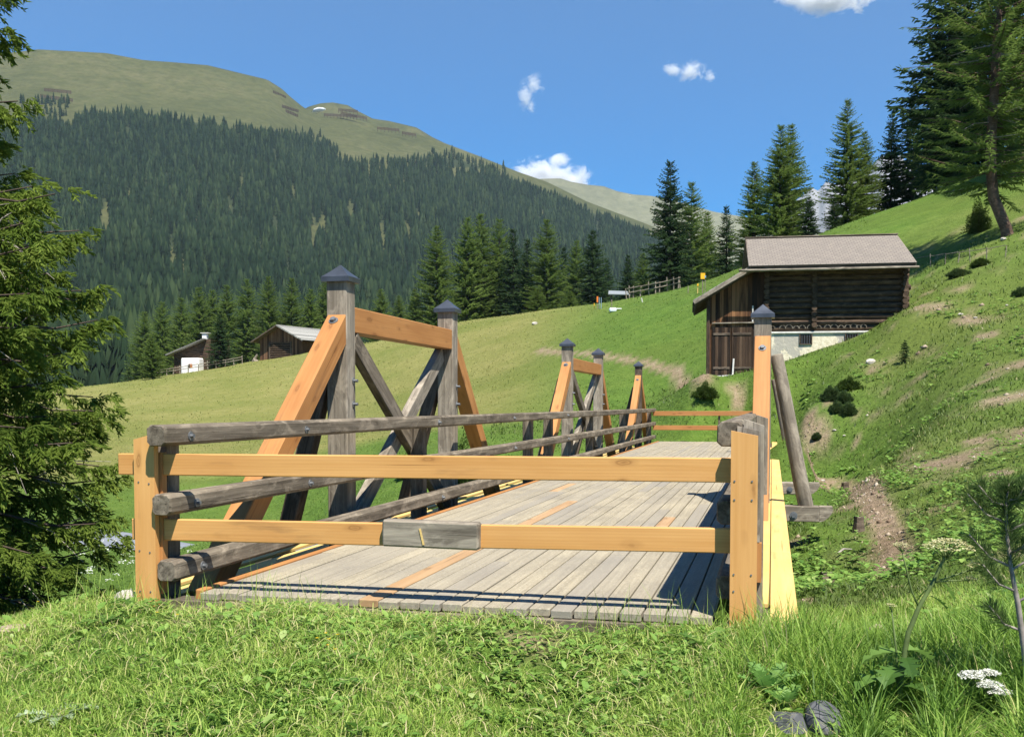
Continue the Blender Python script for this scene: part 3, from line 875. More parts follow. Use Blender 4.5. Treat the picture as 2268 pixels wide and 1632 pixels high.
M_TRIMW = mat_simple('limewashed_plank', (.62, .60, .55), .8, 0, .15, 8)
m, nt, bs = newmat('grey_shingles')
tc = nt.nodes.new('ShaderNodeTexCoord'); v = tc.outputs['Object']
br = N(nt, 'ShaderNodeTexBrick', i_Scale=1.0); br.offset = .5
br.inputs['Brick Width'].default_value = .22; br.inputs['Row Height'].default_value = .17; br.inputs['Mortar Size'].default_value = .012
br.inputs['Color1'].default_value = (.255, .218, .178, 1); br.inputs['Color2'].default_value = (.20, .172, .145, 1); br.inputs['Mortar'].default_value = (.085, .07, .055, 1)
nt.links.new(v, br.inputs['Vector'])
c = mixc(nt, math_(nt, 'MULTIPLY', noise(nt, v, 2.2, 6, .7), .5), br.outputs[0], (.17, .145, .12))
nt.links.new(c, bs.inputs['Base Color']); bs.inputs['Roughness'].default_value = .85
bump(nt, bs, br.outputs['Fac'], -.5, .02)
M_SHING = m
m, nt, bs = newmat('patched_plaster')
tc = nt.nodes.new('ShaderNodeTexCoord'); v = tc.outputs['Object']
a = noise(nt, mapping(nt, v, (1.3, 1, .8), (2.7, 0, 0)), 1.0, 5, .6, .6); b = noise(nt, v, 7, 6, .75)
c = ramp(nt, b, [(.3, (.55, .47, .32)), (.55, (.76, .68, .51)), (.75, (.85, .79, .64))])
c = mixc(nt, ramp(nt, a, [(.5, (0, 0, 0)), (.54, (.85, .85, .85))]), c, (.38, .355, .305))
nt.links.new(c, bs.inputs['Base Color']); bs.inputs['Roughness'].default_value = .95
bump(nt, bs, b, .7, .04)
M_PLAST = m
M_OLDROOF = mat_boards('lichened_roof', [(.3, (.17, .165, .15)), (.5, (.27, .265, .24)), (.72, (.40, .39, .35))], .35, 1)

def roof_slab(mb, quad, th):
    """a roof slope: four corners and a thickness"""
    q = [Vector(p) for p in quad]
    n = (q[1] - q[0]).cross(q[3] - q[0]).normalized()
    if n.z < 0: n = -n
    V = q + [p - n * th for p in q]
    mb.add(V, [[0, 1, 2, 3], [7, 6, 5, 4], [0, 4, 5, 1], [1, 5, 6, 2], [2, 6, 7, 3], [3, 7, 4, 0]])
def quad_obj(name, quad, th, mat, parent):
    """flat slab with its own frame: X along the first edge, Y up the slope (so shingles follow it)"""
    q = [Vector(p) for p in quad]
    x = (q[1] - q[0]).normalized(); n = x.cross(q[3] - q[0]).normalized(); y = n.cross(x)
    M = Matrix((x, y, n)).transposed().to_4x4(); M.translation = q[0]
    I = M.inverted(); l = [I @ p for p in q]
    V = l + [p - Vector((0, 0, th)) for p in l]
    F = [[0, 1, 2, 3], [7, 6, 5, 4], [0, 4, 5, 1], [1, 5, 6, 2], [2, 6, 7, 3], [3, 7, 4, 0]]
    o = bpy.data.objects.new(name, mesh_from(name, V, F, mat)); COL.objects.link(o)
    o.parent = parent; o.matrix_basis = M
    return o
def lbeam(name, p0, p1, w, h, mat, parent, ch=.01):
    p0, p1 = Vector(p0), Vector(p1); V, F = box_vf((p1 - p0).length, w, h, ch)
    o = bpy.data.objects.new(name, mesh_from(name, V, F, mat)); COL.objects.link(o)
    o.parent = parent; o.matrix_basis = frame(p0, p1); return o

b0 = P(1690, 834, 42.2)
barn = thing('log_barn', 'dark log barn on a patched white stone base under a pale shingle roof', 'barn', (b0.x, b0.y, 2.40), R(-9.5))
mb = MB()
for (x0, x1, y0, y1) in ((.12, 5.3, .0, .4), (4.9, 5.3, .4, 4.8), (.12, .5, .4, 4.8)):
    mb.box(((x0 + x1) / 2, (y0 + y1) / 2, .35), (x1 - x0, y1 - y0, 2.76))
base = mb.local('stone_base', M_PLAST, barn)
lbeam('whitewashed_ledge', (.1, -.015, 1.76), (5.2, -.015, 1.76), .1, .075, M_TRIMW, barn)
for xc in (1.66, 3.42):
    w = MB(); w.box((xc, -.004, 1.49), (.46, .03, .38)); w = w.local('window', M_BLACK, barn)
    f = MB()
    for dx in (-.235, .235): f.box((xc + dx, -.02, 1.49), (.035, .06, .42))
    f.box((xc, -.02, 1.29), (.5, .06, .035))
    f.local('window_frame', M_DARK, w)
    f = MB()
    for k in range(4): f.box((xc - .15 + k * .1, -.012, 1.49), (.012, .02, .36))
    f.local('window_bars', M_STEEL, w)
# log walls: stacked trunks, notched at the corners
mb = MB()
rng = random.Random(8)
for i in range(12):
    z = 1.93 + i * .225; r = .118 + rng.uniform(-.008, .008)
    for (xa, xb) in ((-.1, 1.95 + rng.uniform(-.05, .05)), (2.0, 5.62 + rng.uniform(-.06, .06))):
        V, F = log_vf(xb - xa, r, r * rng.uniform(.9, 1.04), 10, 8, i * 7 + int(xa), 0, .02)
        mb.add([Vector(v) + Vector(((xa + xb) / 2, .13, z)) for v in V], F, rng.random())
    # side walls, half a log higher; their ends stand out past the corner
    for xs in (.1, 5.42):
        V, F = log_vf(5.3, r, r, 10, 3, i * 3 + 1, 0, .02)
        mb.add([Vector((-v[1] + xs, v[0] + 2.42, v[2] + z + .112)) for v in V], F)
    V, F = log_vf(.5, r, r, 10, 3, i, 0, .02)
    mb.add([Vector((-v[1] + 1.97, v[0] + .1, v[2] + z + .112)) for v in V], F)
logs = mb.local('log_wall', M_LOGS, barn)
mb = MB(); mb.box((2.75, 2.7, 2.9), (5.0, 4.6, 2.6)); mb.local('dark_interior_box', M_BLACK, barn)  # box coloured black to stand in for the shade inside the log walls
for xs in (.1, 5.42):
    mb = MB()
    mb.add([(xs - .06, -.1, 4.60), (xs - .06, 5.2, 4.60), (xs - .06, 2.6, 5.80), (xs + .06, -.1, 4.60), (xs + .06, 5.2, 4.60), (xs + .06, 2.6, 5.80)], [[0, 2, 1], [3, 4, 5], [0, 1, 4, 3], [1, 2, 5, 4], [2, 0, 3, 5]])
    mb.local('gable', M_BOARD, barn)
roof = quad_obj('roof', [(-.66, -.92, 4.35), (5.68, -.92, 4.35), (5.60, 2.6, 5.97), (-.62, 2.6, 5.97)], .05, M_SHING, barn)
quad_obj('roof', [(5.68, 6.1, 4.35), (-.66, 6.1, 4.35), (-.62, 2.6, 5.97), (5.60, 2.6, 5.97)], .05, M_SHING, barn)
lbeam('ridge_board', (-.64, 2.59, 5.985), (5.62, 2.59, 5.985), .22, .045, M_GREY, barn)
lbeam('barge_board', (5.66, -.86, 4.30), (5.58, 2.58, 5.90), .04, .13, M_GREYL, barn)
lbeam('barge_board', (-.64, -.86, 4.30), (-.60, 2.58, 5.90), .04, .13, M_DARK, barn)
lbeam('fascia_board', (-.6, -.84, 4.27), (5.62, -.84, 4.27), .04, .10, M_DARK, barn)
V, F = log_vf(6.8, .055, .045, 10, 24, 5, 0, .10)
g = bpy.data.objects.new('gutter_log', mesh_from('gutter_log', V, F, M_GREYL, None, True)); COL.objects.link(g); g.parent = barn
g.matrix_basis = frame(Vector((-1.05, -.98, 4.165)), Vector((5.76, -.98, 4.155)))
for x in (.0, 1.3, 2.6, 3.9, 5.3):
    lbeam('rafter', (x, -.8, 4.31), (x, 2.55, 5.85), .1, .12, M_DARK, barn)
# a row of iron hoops hung along the bottom logs
for i, x in enumerate((.35, .75, 1.0, 1.28, 1.52, 1.85, 2.15, 2.5, 2.75, 3.02, 3.28, 3.5, 3.7, 3.88)):
    rr = .10 + .02 * ((i * 7) % 3)
    mb = MB(); mb.tube([(x + rr * math.cos(a), -.02, 1.93 + rr * math.sin(a)) for a in np.linspace(-.1, math.pi + .1, 13)], .013, 5)
    mb.local('iron_hoop', M_GREYL, barn)
# lean-to with double door
mb = MB()
mb.add([(-2.2, -.10, -.25), (.02, -.10, -.25), (.02, -.10, 4.42), (-2.2, -.10, 3.22), (-2.2, -.03, -.25), (.02, -.03, -.25), (.02, -.03, 4.42), (-2.2, -.03, 3.22)],
       [[0, 1, 2, 3], [7, 6, 5, 4], [0, 4, 5, 1], [1, 5, 6, 2], [2, 6, 7, 3], [3, 7, 4, 0]])
mb.box((-2.16, 2.2, 1.4), (.07, 4.4, 3.5))
mb.local('board_wall', M_BOARD, barn)
lbeam('corner_post', (-2.2, -.12, -.25), (-2.2, -.12, 3.2), .16, .12, M_LOGS, barn)
quad_obj('lean_to_roof', [(-.42, -.72, 4.40), (-.42, 4.6, 4.40), (-2.80, 4.6, 3.00), (-2.80, -.72, 3.00)][::-1], .06, M_OLDROOF, barn)
lbeam('barge_board', (-2.80, -.75, 2.95), (-.42, -.75, 4.35), .04, .16, M_GREYL, barn)
for y in np.linspace(-.55, 4.4, 14):
    lbeam('rafter', (-2.76, y, 2.90), (-.4, y, 4.28), .09, .10, M_DARK, barn)
for xa, xb in ((-2.04, -1.30), (-1.26, -.45)):
    mb = MB(); mb.box(((xa + xb) / 2, -.125, .98), (xb - xa, .045, 2.02))
    d = mb.local('door', M_DOOR, barn)
    for z in (.35, 1.72): lbeam('door_batten', (xa + .04, -.16, z), (xb - .04, -.16, z), .03, .09, M_DARK, d, .004)
lbeam('door_lintel', (-2.05, -.16, 2.16), (-.1, -.16, 2.17), .10, .045, M_GREYL, barn, .004)
lbeam('hatch_post', (-.44, -.13, 2.2), (-.44, -.13, 2.85), .04, .05, M_TRIMW, barn, .004)
lbeam('threshold_plank', (-2.3, -.42, -.03), (-.2, -.36, .10), .16, .06, M_TRIMW, barn, .004)
o = lbeam('pale_stake', (-1.22, -.30, -.02), (-1.18, -.22, .72), .05, .06, M_TRIMW, None, .004)
o.matrix_basis = wloc(barn) @ o.matrix_basis
tag(o, 'short whitewashed stake leaning against the barn doors', 'stake')
o = lbeam('pale_pole', (-2.35, -.62, -.10), (-.35, -.55, .04), .08, .08, M_TRIMW, None, .01)
o.matrix_basis = wloc(barn) @ o.matrix_basis
tag(o, 'long pale pole lying on the ground before the barn doors', 'pole')

# hay barn on the crest of the far meadow
g0 = G(577, 134.5)
hb = thing('hay_barn', 'brown board hay barn with a slatted front on the crest of the yellow meadow', 'barn', (g0.x, g0.y, P(577, 797, 134.5).z - .6), R(-27))
Wb, Db, Hw, Hr = 6.9, 7.5, 3.2, 4.85
mb = MB()
mb.add([(0, 0, -1), (Wb, 0, -1), (Wb, 0, Hw), (Wb/2, 0, Hr), (0, 0, Hw), (0, Db, -1), (Wb, Db, -1), (Wb, Db, Hw), (Wb/2, Db, Hr), (0, Db, Hw)],
       [[0, 1, 2, 3, 4], [9, 8, 7, 6, 5], [0, 5, 6, 1], [1, 6, 7, 2], [4, 9, 5, 0]])
mb.local('board_wall', mat_boards('barn_red_boards', [(.3, (.055, .03, .018)), (.5, (.14, .072, .04)), (.7, (.23, .13, .075))], .3), hb)
mb = MB()
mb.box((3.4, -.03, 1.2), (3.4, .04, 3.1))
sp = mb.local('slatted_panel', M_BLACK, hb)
mb = MB()
for i in range(11): mb.box((3.4, -.09, -.15 + i * .28), (3.36, .1, .17), None, .02, (i * .37) % 1)
mb.local('slats', M_LOGS, sp)
for x in (1.66, 5.14): lbeam('door_post', (x, -.08, -.6), (x, -.08, 2.85), .18, .14, M_DARK, hb)
rf = quad_obj('roof', [(Wb + .75, -.95, Hw - .28), (Wb + .75, Db + .6, Hw - .28), (Wb/2, Db + .6, Hr + .1), (Wb/2, -.95, Hr + .1)], .16, M_OLDROOF, hb)
quad_obj('roof', [(-.75, Db + .6, Hw - .28), (-.75, -.95, Hw - .28), (Wb/2, -.95, Hr + .1), (Wb/2, Db + .6, Hr + .1)], .16, M_DARK, hb)
o = put('leaning_sheet', None); bpy.data.objects.remove(o)
mb = MB(); mb.tube([(-1.0, -.3, -.2), (-.6, -.2, .5), (-.25, -.1, .2)], [.3, .45, .3], 7); mb.tube([(-.9, -.2, .4), (-.3, -.15, 1.3)], [.25, .12], 6)
rb = mb.local('brush_heap', M_GREYL, None); rb.matrix_basis = wloc(hb)
tag(rb, 'small pale heap of wood against the corner of the hay barn', 'heap')

# farmhouse half hidden by trees
g0 = P(388, 822, 137)
fh = thing('farmhouse', 'dark timber farmhouse with a white plastered end half hidden by a spruce', 'house', (g0.x, g0.y, g0.z - .3), R(-8))
mb = MB()
for i in range(11):
    V, F = log_vf(5.2, .15, .15, 8, 3, i, 0, .02); mb.add([Vector(v) + Vector((2.5, .1, .1 + .27 * i)) for v in V], F, .4)
    V, F = log_vf(6.2, .15, .15, 8, 3, i, 0, .02); mb.add([Vector((-v[1], v[0] + 3, v[2] + .24 + .27 * i)) for v in V], F, .4)
mb.box((2.5, 3.2, 1.6), (4.8, 5.6, 3.1))
mb.add([(0, -.05, 2.9), (5, -.05, 2.9), (5, -.05, 4.6), (0, 6, 2.9), (5, 6, 2.9), (5, 6, 4.6)], [[0, 1, 2], [3, 5, 4], [0, 2, 5, 3]])
mb.local('log_wall', M_LOGS, fh)
mb = MB(); mb.box((2.75, -.75, .8), (2.5, 1.5, 2.3), None, .12)
wh = mb.local('plastered_annex', mat_simple('white_plaster', (.78, .77, .74), .9, 0, .06, 3), fh)
mb = MB(); mb.box((2.85, -1.51, .95), (.5, .03, .45)); w = mb.local('window', mat_simple('orange_shutter', (.45, .16, .04), .7, 0, .3, 9), fh)
mb = MB(); mb.box((2.7, -1.535, .95), (.18, .03, .4)); mb.local('pane', M_BLACK, w)
mb = MB(); mb.box((1.47, -.8, .9), (.04, .5, .7)); mb.local('window', M_BLACK, fh)
quad_obj('roof', [(-.9, -1.0, 2.45), (4.4, -1.0, 4.55), (4.4, 6.8, 4.55), (-.9, 6.8, 2.45)], .16, M_OLDROOF, fh)
quad_obj('roof', [(9.6, 6.8, 2.45), (9.6, -1.0, 2.45), (4.4, -1.0, 4.55), (4.4, 6.8, 4.55)][::-1], .16, M_OLDROOF, fh) if False else None
mb = MB(); mb.box((3.5, 1.6, 4.75), (.6, .6, 1.0)); ch = mb.local('chimney', wh.data.materials[0], fh)
mb = MB(); mb.box((3.55, 1.6, 5.36), (1.1, .9, .09)); mb.local('chimney_cap', M_TRIMW, ch)

# ---------------------------------------------------------------- fences, posts and signs on the crest
def stake_fence(name, label, pts, h, rails, parent_mat, r=.06, lean=None):
    g = [Vector(p) for p in pts]
    f = thing(name, label, 'fence', g[0])
    for i, p in enumerate(g):
        hh = h * (0.85 + .3 * ((i * 37) % 10) / 10); dx = (((i * 53) % 10) / 10 - .5) * .25
        mb = MB(); mb.tube([p - Vector((0, 0, .4)), p + Vector((dx, 0, hh))], [r, r * .85], 6); mb.build('post', parent_mat, f)
    for k in rails:
        mb = MB()
        for a, b in zip(g[:-1], g[1:]): mb.tube([a + Vector((0, -.08, h * k)), b + Vector((0, -.08, h * k * 1.05))], min(.045, r * .7), 5)
        mb.build('rail', parent_mat, f)
    return f
def crest(px, frac=1.0):
    """ground point on the skyline of the meadow in that direction"""
    Ys = np.linspace(70, 150, 161); d = (px - PCX) / FPX
    hh = (hgt(d * Ys, Ys) - CAMZ) / Ys
    i = int(np.argmax(hh)); return Vector((d * Ys[i], Ys[i], hz(d * Ys[i], Ys[i])))
stake_fence('stake_fence', 'crooked grey stake and rail fence along the crest below the big spruce',
            [crest(x) for x in (1387, 1393, 1401, 1416, 1436, 1450, 1458, 1477, 1490, 1500, 1505)], 1.15, (.45, .8), M_GREYL, .06)
stake_fence('pasture_fence', 'thin pasture fence in front of the white farmhouse',
            [G(x, 133) for x in (344, 356, 370, 384, 400, 418, 440, 462, 480, 500, 520, 538)], 1.0, (.55, .85), M_GREYL, .07)
stake_fence('wire_fence', 'low stake fence running up the slope behind the log barn',
            [GP(x, y, 30) for x, y in ((2028, 594), (2062, 590), (2093, 587), (2120, 584), (2150, 580), (2185, 576), (2225, 571))], .55, (.85,), M_GREYL, .022)
M_YEL = mat_simple('yellow_paint', (.80, .42, .02), .5, 0, .06)
M_ORA = mat_simple('orange_paint', (.70, .20, .03), .5, 0, .06)
M_BLU = mat_simple('blue_grey_paint', (.22, .33, .40), .5, 0, .1)
def stake(px, py, hpx, rpx, mat, name, label, cat, top=None, lean=0.0):
    p = GP(px, py, 40); k = p.y / FPX; h, r = hpx * k, rpx * k
    t = thing(name, label, cat, p)
    mb = MB(); mb.tube([p - Vector((0, 0, .3)), p + Vector((lean * h, 0, h))], r, 6); mb.build('pole', mat, t)
    if top:
        m, th, w = top
        mb = MB(); mb.box(p + Vector((lean * h, -r - .03, h - th * k / 2 + .02)), (w * k, .05, th * k), None, .005); mb.build('panel', m, t)
    return t
stake(1556, 650, 43, 1.2, M_GREYL, 'signpost', 'yellow footpath signpost standing above the lean-to roof of the log barn', 'signpost', (M_YEL, 13, 10))
stake(1561.5, 650, 38, .8, M_GREYL, 'marker_pole', 'thin grey pole with a blue mark beside the yellow signpost', 'pole', (M_BLU, 5, 3))
stake(1545, 650, 20, 1.1, M_COVER, 'marker_stake', 'pale stake with a yellow tip at the end of the crest fence', 'stake', (M_YEL, 5, 3))
stake(1524, 650, 16, .9, M_GREYL, 'marker_stake', 'bare grey stake between the crest fence and the signpost', 'stake')
stake(1425, 669, 9, 1.2, M_TRIMW, 'marker_stake', 'short white stake leaning over on the crest fence', 'stake', None, -.5)
stake(1316, 686, 14, .9, M_YEL, 'marker_stake', 'short yellow stake beside the orange topped pole', 'stake')
stake(1323, 685, 27, 1.0, M_GREYL, 'marker_pole', 'grey pole with an orange top on the meadow crest', 'pole', (M_ORA, 13, 3.6))
stake(1327, 684, 25, .9, M_BLU, 'marker_pole', 'blue grey pole standing next to the orange topped one', 'pole')
stake(1331.5, 684, 25, .9, M_BLU, 'marker_pole', 'outer blue grey pole of the pair near the water trough', 'pole')
stake(1355, 680, 16, .9, M_GREYL, 'marker_stake', 'dark weathered stake right beside the grey trough shelter', 'stake')
p = crest(1369)
tr = thing('trough_shelter', 'low grey roofed trough shelter on the meadow crest', 'shelter', p)
mb = MB()
for dx in (-.7, .7): mb.box(p + Vector((dx, 0, .25)), (.15, .6, .7))
mb.build('legs', M_DARK, tr)
mb = MB(); roof_slab(mb, [p + Vector(v) for v in ((-1.05, -.6, .55), (1.05, -.6, .50), (.85, .6, .95), (-.9, .6, 1.0))], .08); mb.build('roof', mat_simple('zinc_sheet', (.24, .26, .27), .6, .1, .2), tr)
p = GP(1357, 691, 40)
tb = thing('water_tub', 'pale bluish tub lying in the grass below the trough shelter', 'tub', p)
mb = MB(); mb.box(p + Vector((0, 0, .16)), (.6, .5, .36), None, .08); mb.build('tub', mat_simple('pale_plastic', (.62, .70, .74), .5, 0, .1), tb)
mb = MB(); mb.box(p + Vector((.5, .1, .26)), (.5, .3, .09), None, .03); mb.build('lid', mat_simple('pale_plastic_lid', (.72, .74, .70), .5, 0, .1), tb)

# snow fences high on the ridges
def find_t(surf, px, py):
    ts = np.linspace(.02, .995, 400); x, y, z = surf(np.full(400, float(px)), ts)
    pyv = HOR - (z - CAMZ) / y * FPX
    i = int(np.argmin(np.abs(pyv - py))); return Vector((x[i], y[i], z[i]))
for k, (x0, y0, x1, y1, lab) in enumerate([
        (113, 212, 171, 218, 'upper long avalanche barrier beside the spruce tip on the high pasture'),
        (104, 226, 174, 235, 'lower long avalanche barrier just above the treeline near the spruce tip'),
        (613, 217, 640, 229, 'upper short avalanche barrier on the steep shoulder of the main ridge'),
        (632, 248, 667, 258, 'middle avalanche barrier on the brown shoulder above the forest'),
        (640, 258, 666, 268, 'lowest avalanche barrier on the brown shoulder above the forest'),
        (750, 243, 792, 247, 'avalanche barrier along the top of the terraced hump'),
        (755, 250, 812, 262, 'avalanche barrier along the second terrace of the hump'),
        (718, 254, 790, 258, 'long avalanche barrier across the front of the terraced hump'),
        (836, 284, 884, 288, 'avalanche barrier on the ridge right of the terraced hump'),
        (891, 294, 921, 299, 'outermost avalanche barrier where the ridge drops towards the valley')]):
    a, b = find_t(SURF, x0, y0), find_t(SURF, x1, y1)
    if k in (5, 6, 7, 8, 9): a, b = P(x0, y0 + 3, 1960), P(x1, y1 + 3, 1960)
    if k in (8, 9): a, b = P(x0, y0 + 3, 1930), P(x1, y1 + 3, 1930)
    mb = MB()
    n = max(4, int((b - a).length / 6))
    for i in range(n + 1):
        q = a.lerp(b, i / n); mb.bar(q + Vector((0, 0, -4)), q + Vector((0, -.6, 4.6)), .7, .7)
    for j in range(4): mb.bar(a + Vector((0, -.5, .3 + j * 1.25)), b + Vector((0, -.5, .3 + j * 1.25)), .3, .85)
    tag(mb.build('avalanche_barrier', M_LOGS, None), lab, 'barrier', 'avalanche barriers on the high pasture')
# ---------------------------------------------------------------- trees
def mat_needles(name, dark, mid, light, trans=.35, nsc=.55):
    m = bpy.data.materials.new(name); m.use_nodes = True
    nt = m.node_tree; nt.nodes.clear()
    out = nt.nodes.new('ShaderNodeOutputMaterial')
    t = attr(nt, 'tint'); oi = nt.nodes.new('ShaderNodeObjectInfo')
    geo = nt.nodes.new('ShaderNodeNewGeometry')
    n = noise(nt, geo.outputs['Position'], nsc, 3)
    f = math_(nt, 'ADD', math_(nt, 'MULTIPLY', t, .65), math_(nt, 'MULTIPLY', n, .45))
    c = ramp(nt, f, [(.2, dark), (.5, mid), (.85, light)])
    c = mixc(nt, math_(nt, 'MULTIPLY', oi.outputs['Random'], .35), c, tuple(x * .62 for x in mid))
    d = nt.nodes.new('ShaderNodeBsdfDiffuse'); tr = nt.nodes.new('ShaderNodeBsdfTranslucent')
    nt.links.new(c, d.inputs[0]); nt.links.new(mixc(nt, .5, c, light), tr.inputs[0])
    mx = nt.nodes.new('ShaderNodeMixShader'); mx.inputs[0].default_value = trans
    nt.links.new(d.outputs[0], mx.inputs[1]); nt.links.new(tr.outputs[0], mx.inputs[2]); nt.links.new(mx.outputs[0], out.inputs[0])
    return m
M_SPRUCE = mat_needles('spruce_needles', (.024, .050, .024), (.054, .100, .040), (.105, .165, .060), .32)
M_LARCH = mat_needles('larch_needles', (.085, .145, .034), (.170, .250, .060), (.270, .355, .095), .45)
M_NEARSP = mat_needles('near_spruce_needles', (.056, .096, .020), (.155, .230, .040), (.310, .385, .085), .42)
M_FOREST = mat_needles('forest_needles', (.009, .019, .011), (.022, .041, .021), (.056, .084, .036), .2, .03)
M_PINE = mat_needles('pine_needles', (.050, .095, .030), (.110, .185, .055), (.20, .28, .10), .4)
M_SHRUB = mat_needles('shrub_leaves', (.030, .055, .012), (.070, .115, .022), (.130, .180, .045), .3)
M_BARK = mat_greywood('spruce_bark', (.055, .040, .030), (.14, .105, .08), (.03, .022, .018), .1, .5)
M_TWIG = mat_simple('dead_twigs', (.30, .27, .23), .9, 0, .25, 20)

def nrm(a): return a / np.maximum(np.linalg.norm(a, axis=-1, keepdims=True), 1e-9)
def blades(p, d, l, w, rng, cross=True, flat=None):
    """diamond shaped twig blades at p along d: (n,3),(n,3),(n,),(n,) -> verts, quads"""
    n = len(p)
    ref = nrm(rng.normal(size=(n, 3))) if flat is None else flat
    s = nrm(np.cross(d, ref))
    Vs, Fs = [], []
    for k in range(2 if cross else 1):
        sd = s if k == 0 else nrm(np.cross(d, s))
        V = np.stack([p, p + d * (l * .45)[:, None] + sd * (w / 2)[:, None], p + d * l[:, None], p + d * (l * .45)[:, None] - sd * (w / 2)[:, None]], 1).reshape(-1, 3)
        Vs.append(V); Fs.append(np.arange(len(V)).reshape(-1, 4) + k * n * 4)
    return np.concatenate(Vs), np.concatenate(Fs)
def conifer(H, Rm, seed, kind='spruce', nwh=34, per=7, sp=.30, tw=.55, ww=.15, z0=.07, curve=None, gaps=.1):
    """crown of a conifer as twig sprays on drooping boughs: verts, quads, tint"""
    rng = np.random.default_rng(seed)
    pp, dd, ll, tt = [], [], [], []
    lar = kind == 'larch'
    boughs = []
    for i in range(nwh):
        u = z0 + (1 - z0) * (i + rng.uniform(-.3, .3)) / nwh
        u = min(max(u, z0), .985)
        prof = (1 - u) ** (.62 if lar else .72) * min(1, .62 + (u - z0) * 2.2)
        for k in range(per if u < .8 else max(4, per - 2)):
            if rng.random() < gaps: continue
            az = rng.uniform(0, 2 * math.pi)
            L = max(Rm * prof * rng.uniform(.62, 1.12), H * .022)
            pit = (R(38) * u ** 2 + R(-14) * (1 - u) if not lar else R(26) * u ** 1.5 - R(2)) + rng.normal() * .1
            n = max(4, int(L / sp))
            t = np.linspace(.12, 1.0, n) + rng.uniform(-.03, .03, n)
            droop = (.22 if not lar else .10) * (1 - u * .6)
            hx, hy = math.cos(az), math.sin(az)
            r = L * t
            z = u * H + rng.uniform(-.1, .1) + r * math.tan(pit) - droop * L * t ** 1.4 + (.16 if not lar else .12) * L * t ** 3.2
            c = curve(u) if curve else np.zeros(3)
            base = np.stack([hx * r + c[0], hy * r + c[1], z], -1)
            bd = np.array([hx, hy, math.tan(pit) * .6])
            boughs.append((base, L))
            shade = rng.normal() * .16
            for sgn in (-1, 1, 0):
                side = np.array([-hy, hx, 0]) * sgn
                beta = rng.uniform(.55, 1.1, n)
                down = rng.uniform(.25, 1.05, n) if not lar else rng.uniform(.1, .9, n)
                if sgn == 0: down = down * .25
                d = bd[None] * np.cos(beta)[:, None] + side[None] * np.sin(beta)[:, None] * 1.1 - np.array([0, 0, 1])[None] * down[:, None] * .75
                d = nrm(d + rng.normal(size=(n, 3)) * .16)
                l = tw * (.45 + .55 * min(1, L / max(Rm * .55, .1))) * (1.12 - .55 * t) * rng.uniform(.65, 1.3, n)
                pp.append(base); dd.append(d); ll.append(l)
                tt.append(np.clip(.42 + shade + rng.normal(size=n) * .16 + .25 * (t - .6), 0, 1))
    p, d, l, t = np.concatenate(pp), np.concatenate(dd), np.concatenate(ll), np.concatenate(tt)
    V, F = blades(p, d, l, ww * (.6 + .8 * rng.random(len(l))) * (l / tw + .25), rng)
    T = np.concatenate([np.repeat(t, 4)] * 2)
    # leader shoot
    return V, F, T, boughs
def trunk_mesh(H, r, curve=None, boughs=(), br=.02):
    mb = MB()
    us = np.linspace(-.04, .97, 18)
    pts = []
    for u in us:
        c = curve(max(u, 0)) if curve else np.zeros(3)
        pts.append((c[0], c[1], u * H))
    mb.tube(pts, [max(r * (1 - max(u, 0)) ** .8 * (1.35 if u < 0.01 else 1), .012) for u in us], 9)
    for base, L in boughs:
        k = [0, len(base) // 2, len(base) - 1]
        c = curve(min(max(base[0][2] / H, 0), 1)) if curve else np.zeros(3)
        q = [(c[0], c[1], base[0][2])] + [tuple(base[j]) for j in k[1:]]
        mb.tube(q, [br * (.5 + L * .35), br * (.4 + L * .15), .004], 4, cap=False)
    return mb
PROTO = {}
def proto(key, H, Rm, seed, kind, mat, **kw):
    V, F, T, bo = conifer(H, Rm, seed, kind, **kw)
    crown = mesh_from('crown', V, F, mat, {'tint': T})
    tr = trunk_mesh(H, H * .013, kw.get('curve'), bo[::2] if kw.get('sp', .3) < .35 else ()).mesh('trunk', M_BARK, True)
    PROTO[key] = (H, crown, tr)
proto('spruce_a', 18, 4.96, 1, 'spruce', M_SPRUCE, nwh=46, per=10, sp=.22, tw=.62, ww=.125)
proto('spruce_b', 16, 4.0, 2, 'spruce', M_SPRUCE, nwh=44, per=9, sp=.22, tw=.62, ww=.125, gaps=.14)
proto('spruce_c', 20, 4.16, 3, 'spruce', M_SPRUCE, nwh=52, per=9, sp=.22, tw=.62, ww=.125, gaps=.18)
proto('larch_a', 18, 4.8, 4, 'larch', M_LARCH, nwh=54, per=11, sp=.19, tw=.52, ww=.105, gaps=.12)
proto('larch_b', 17, 4.16, 5, 'larch', M_LARCH, nwh=50, per=11, sp=.19, tw=.52, ww=.105, gaps=.14)
proto('larch_c', 20, 5.12, 6, 'larch', M_LARCH, nwh=58, per=11, sp=.19, tw=.52, ww=.105, gaps=.16)
proto('small_spruce', 4, 1.15, 7, 'spruce', M_SPRUCE, nwh=16, per=7, sp=.16, tw=.28, ww=.08, z0=.03)
trng = random.Random(21)
def tree(key, px, Y, top, label, group=None, wide=1.0, name=None, dz=-.25, base=None):
    H, crown, tr = PROTO[key]
    g = base if base is not None else G(px, Y)
    ztop = P(px, top, Y).z
    s = (ztop - g.z + .3) / H
    cat = 'tree'
    kind = 'spruce_tree' if 'spruce' in key else 'larch_tree'
    o = thing(name or kind, label, cat, (g.x, g.y, g.z + dz), trng.uniform(0, 6.28), group)
    o.scale = (s * wide, s * wide, s)
    for nm, me in (('crown', crown), ('trunk', tr)):
        c = bpy.data.objects.new(nm, me); COL.objects.link(c); c.parent = o
    return o
GA = 'conifers standing behind the crest of the meadow'
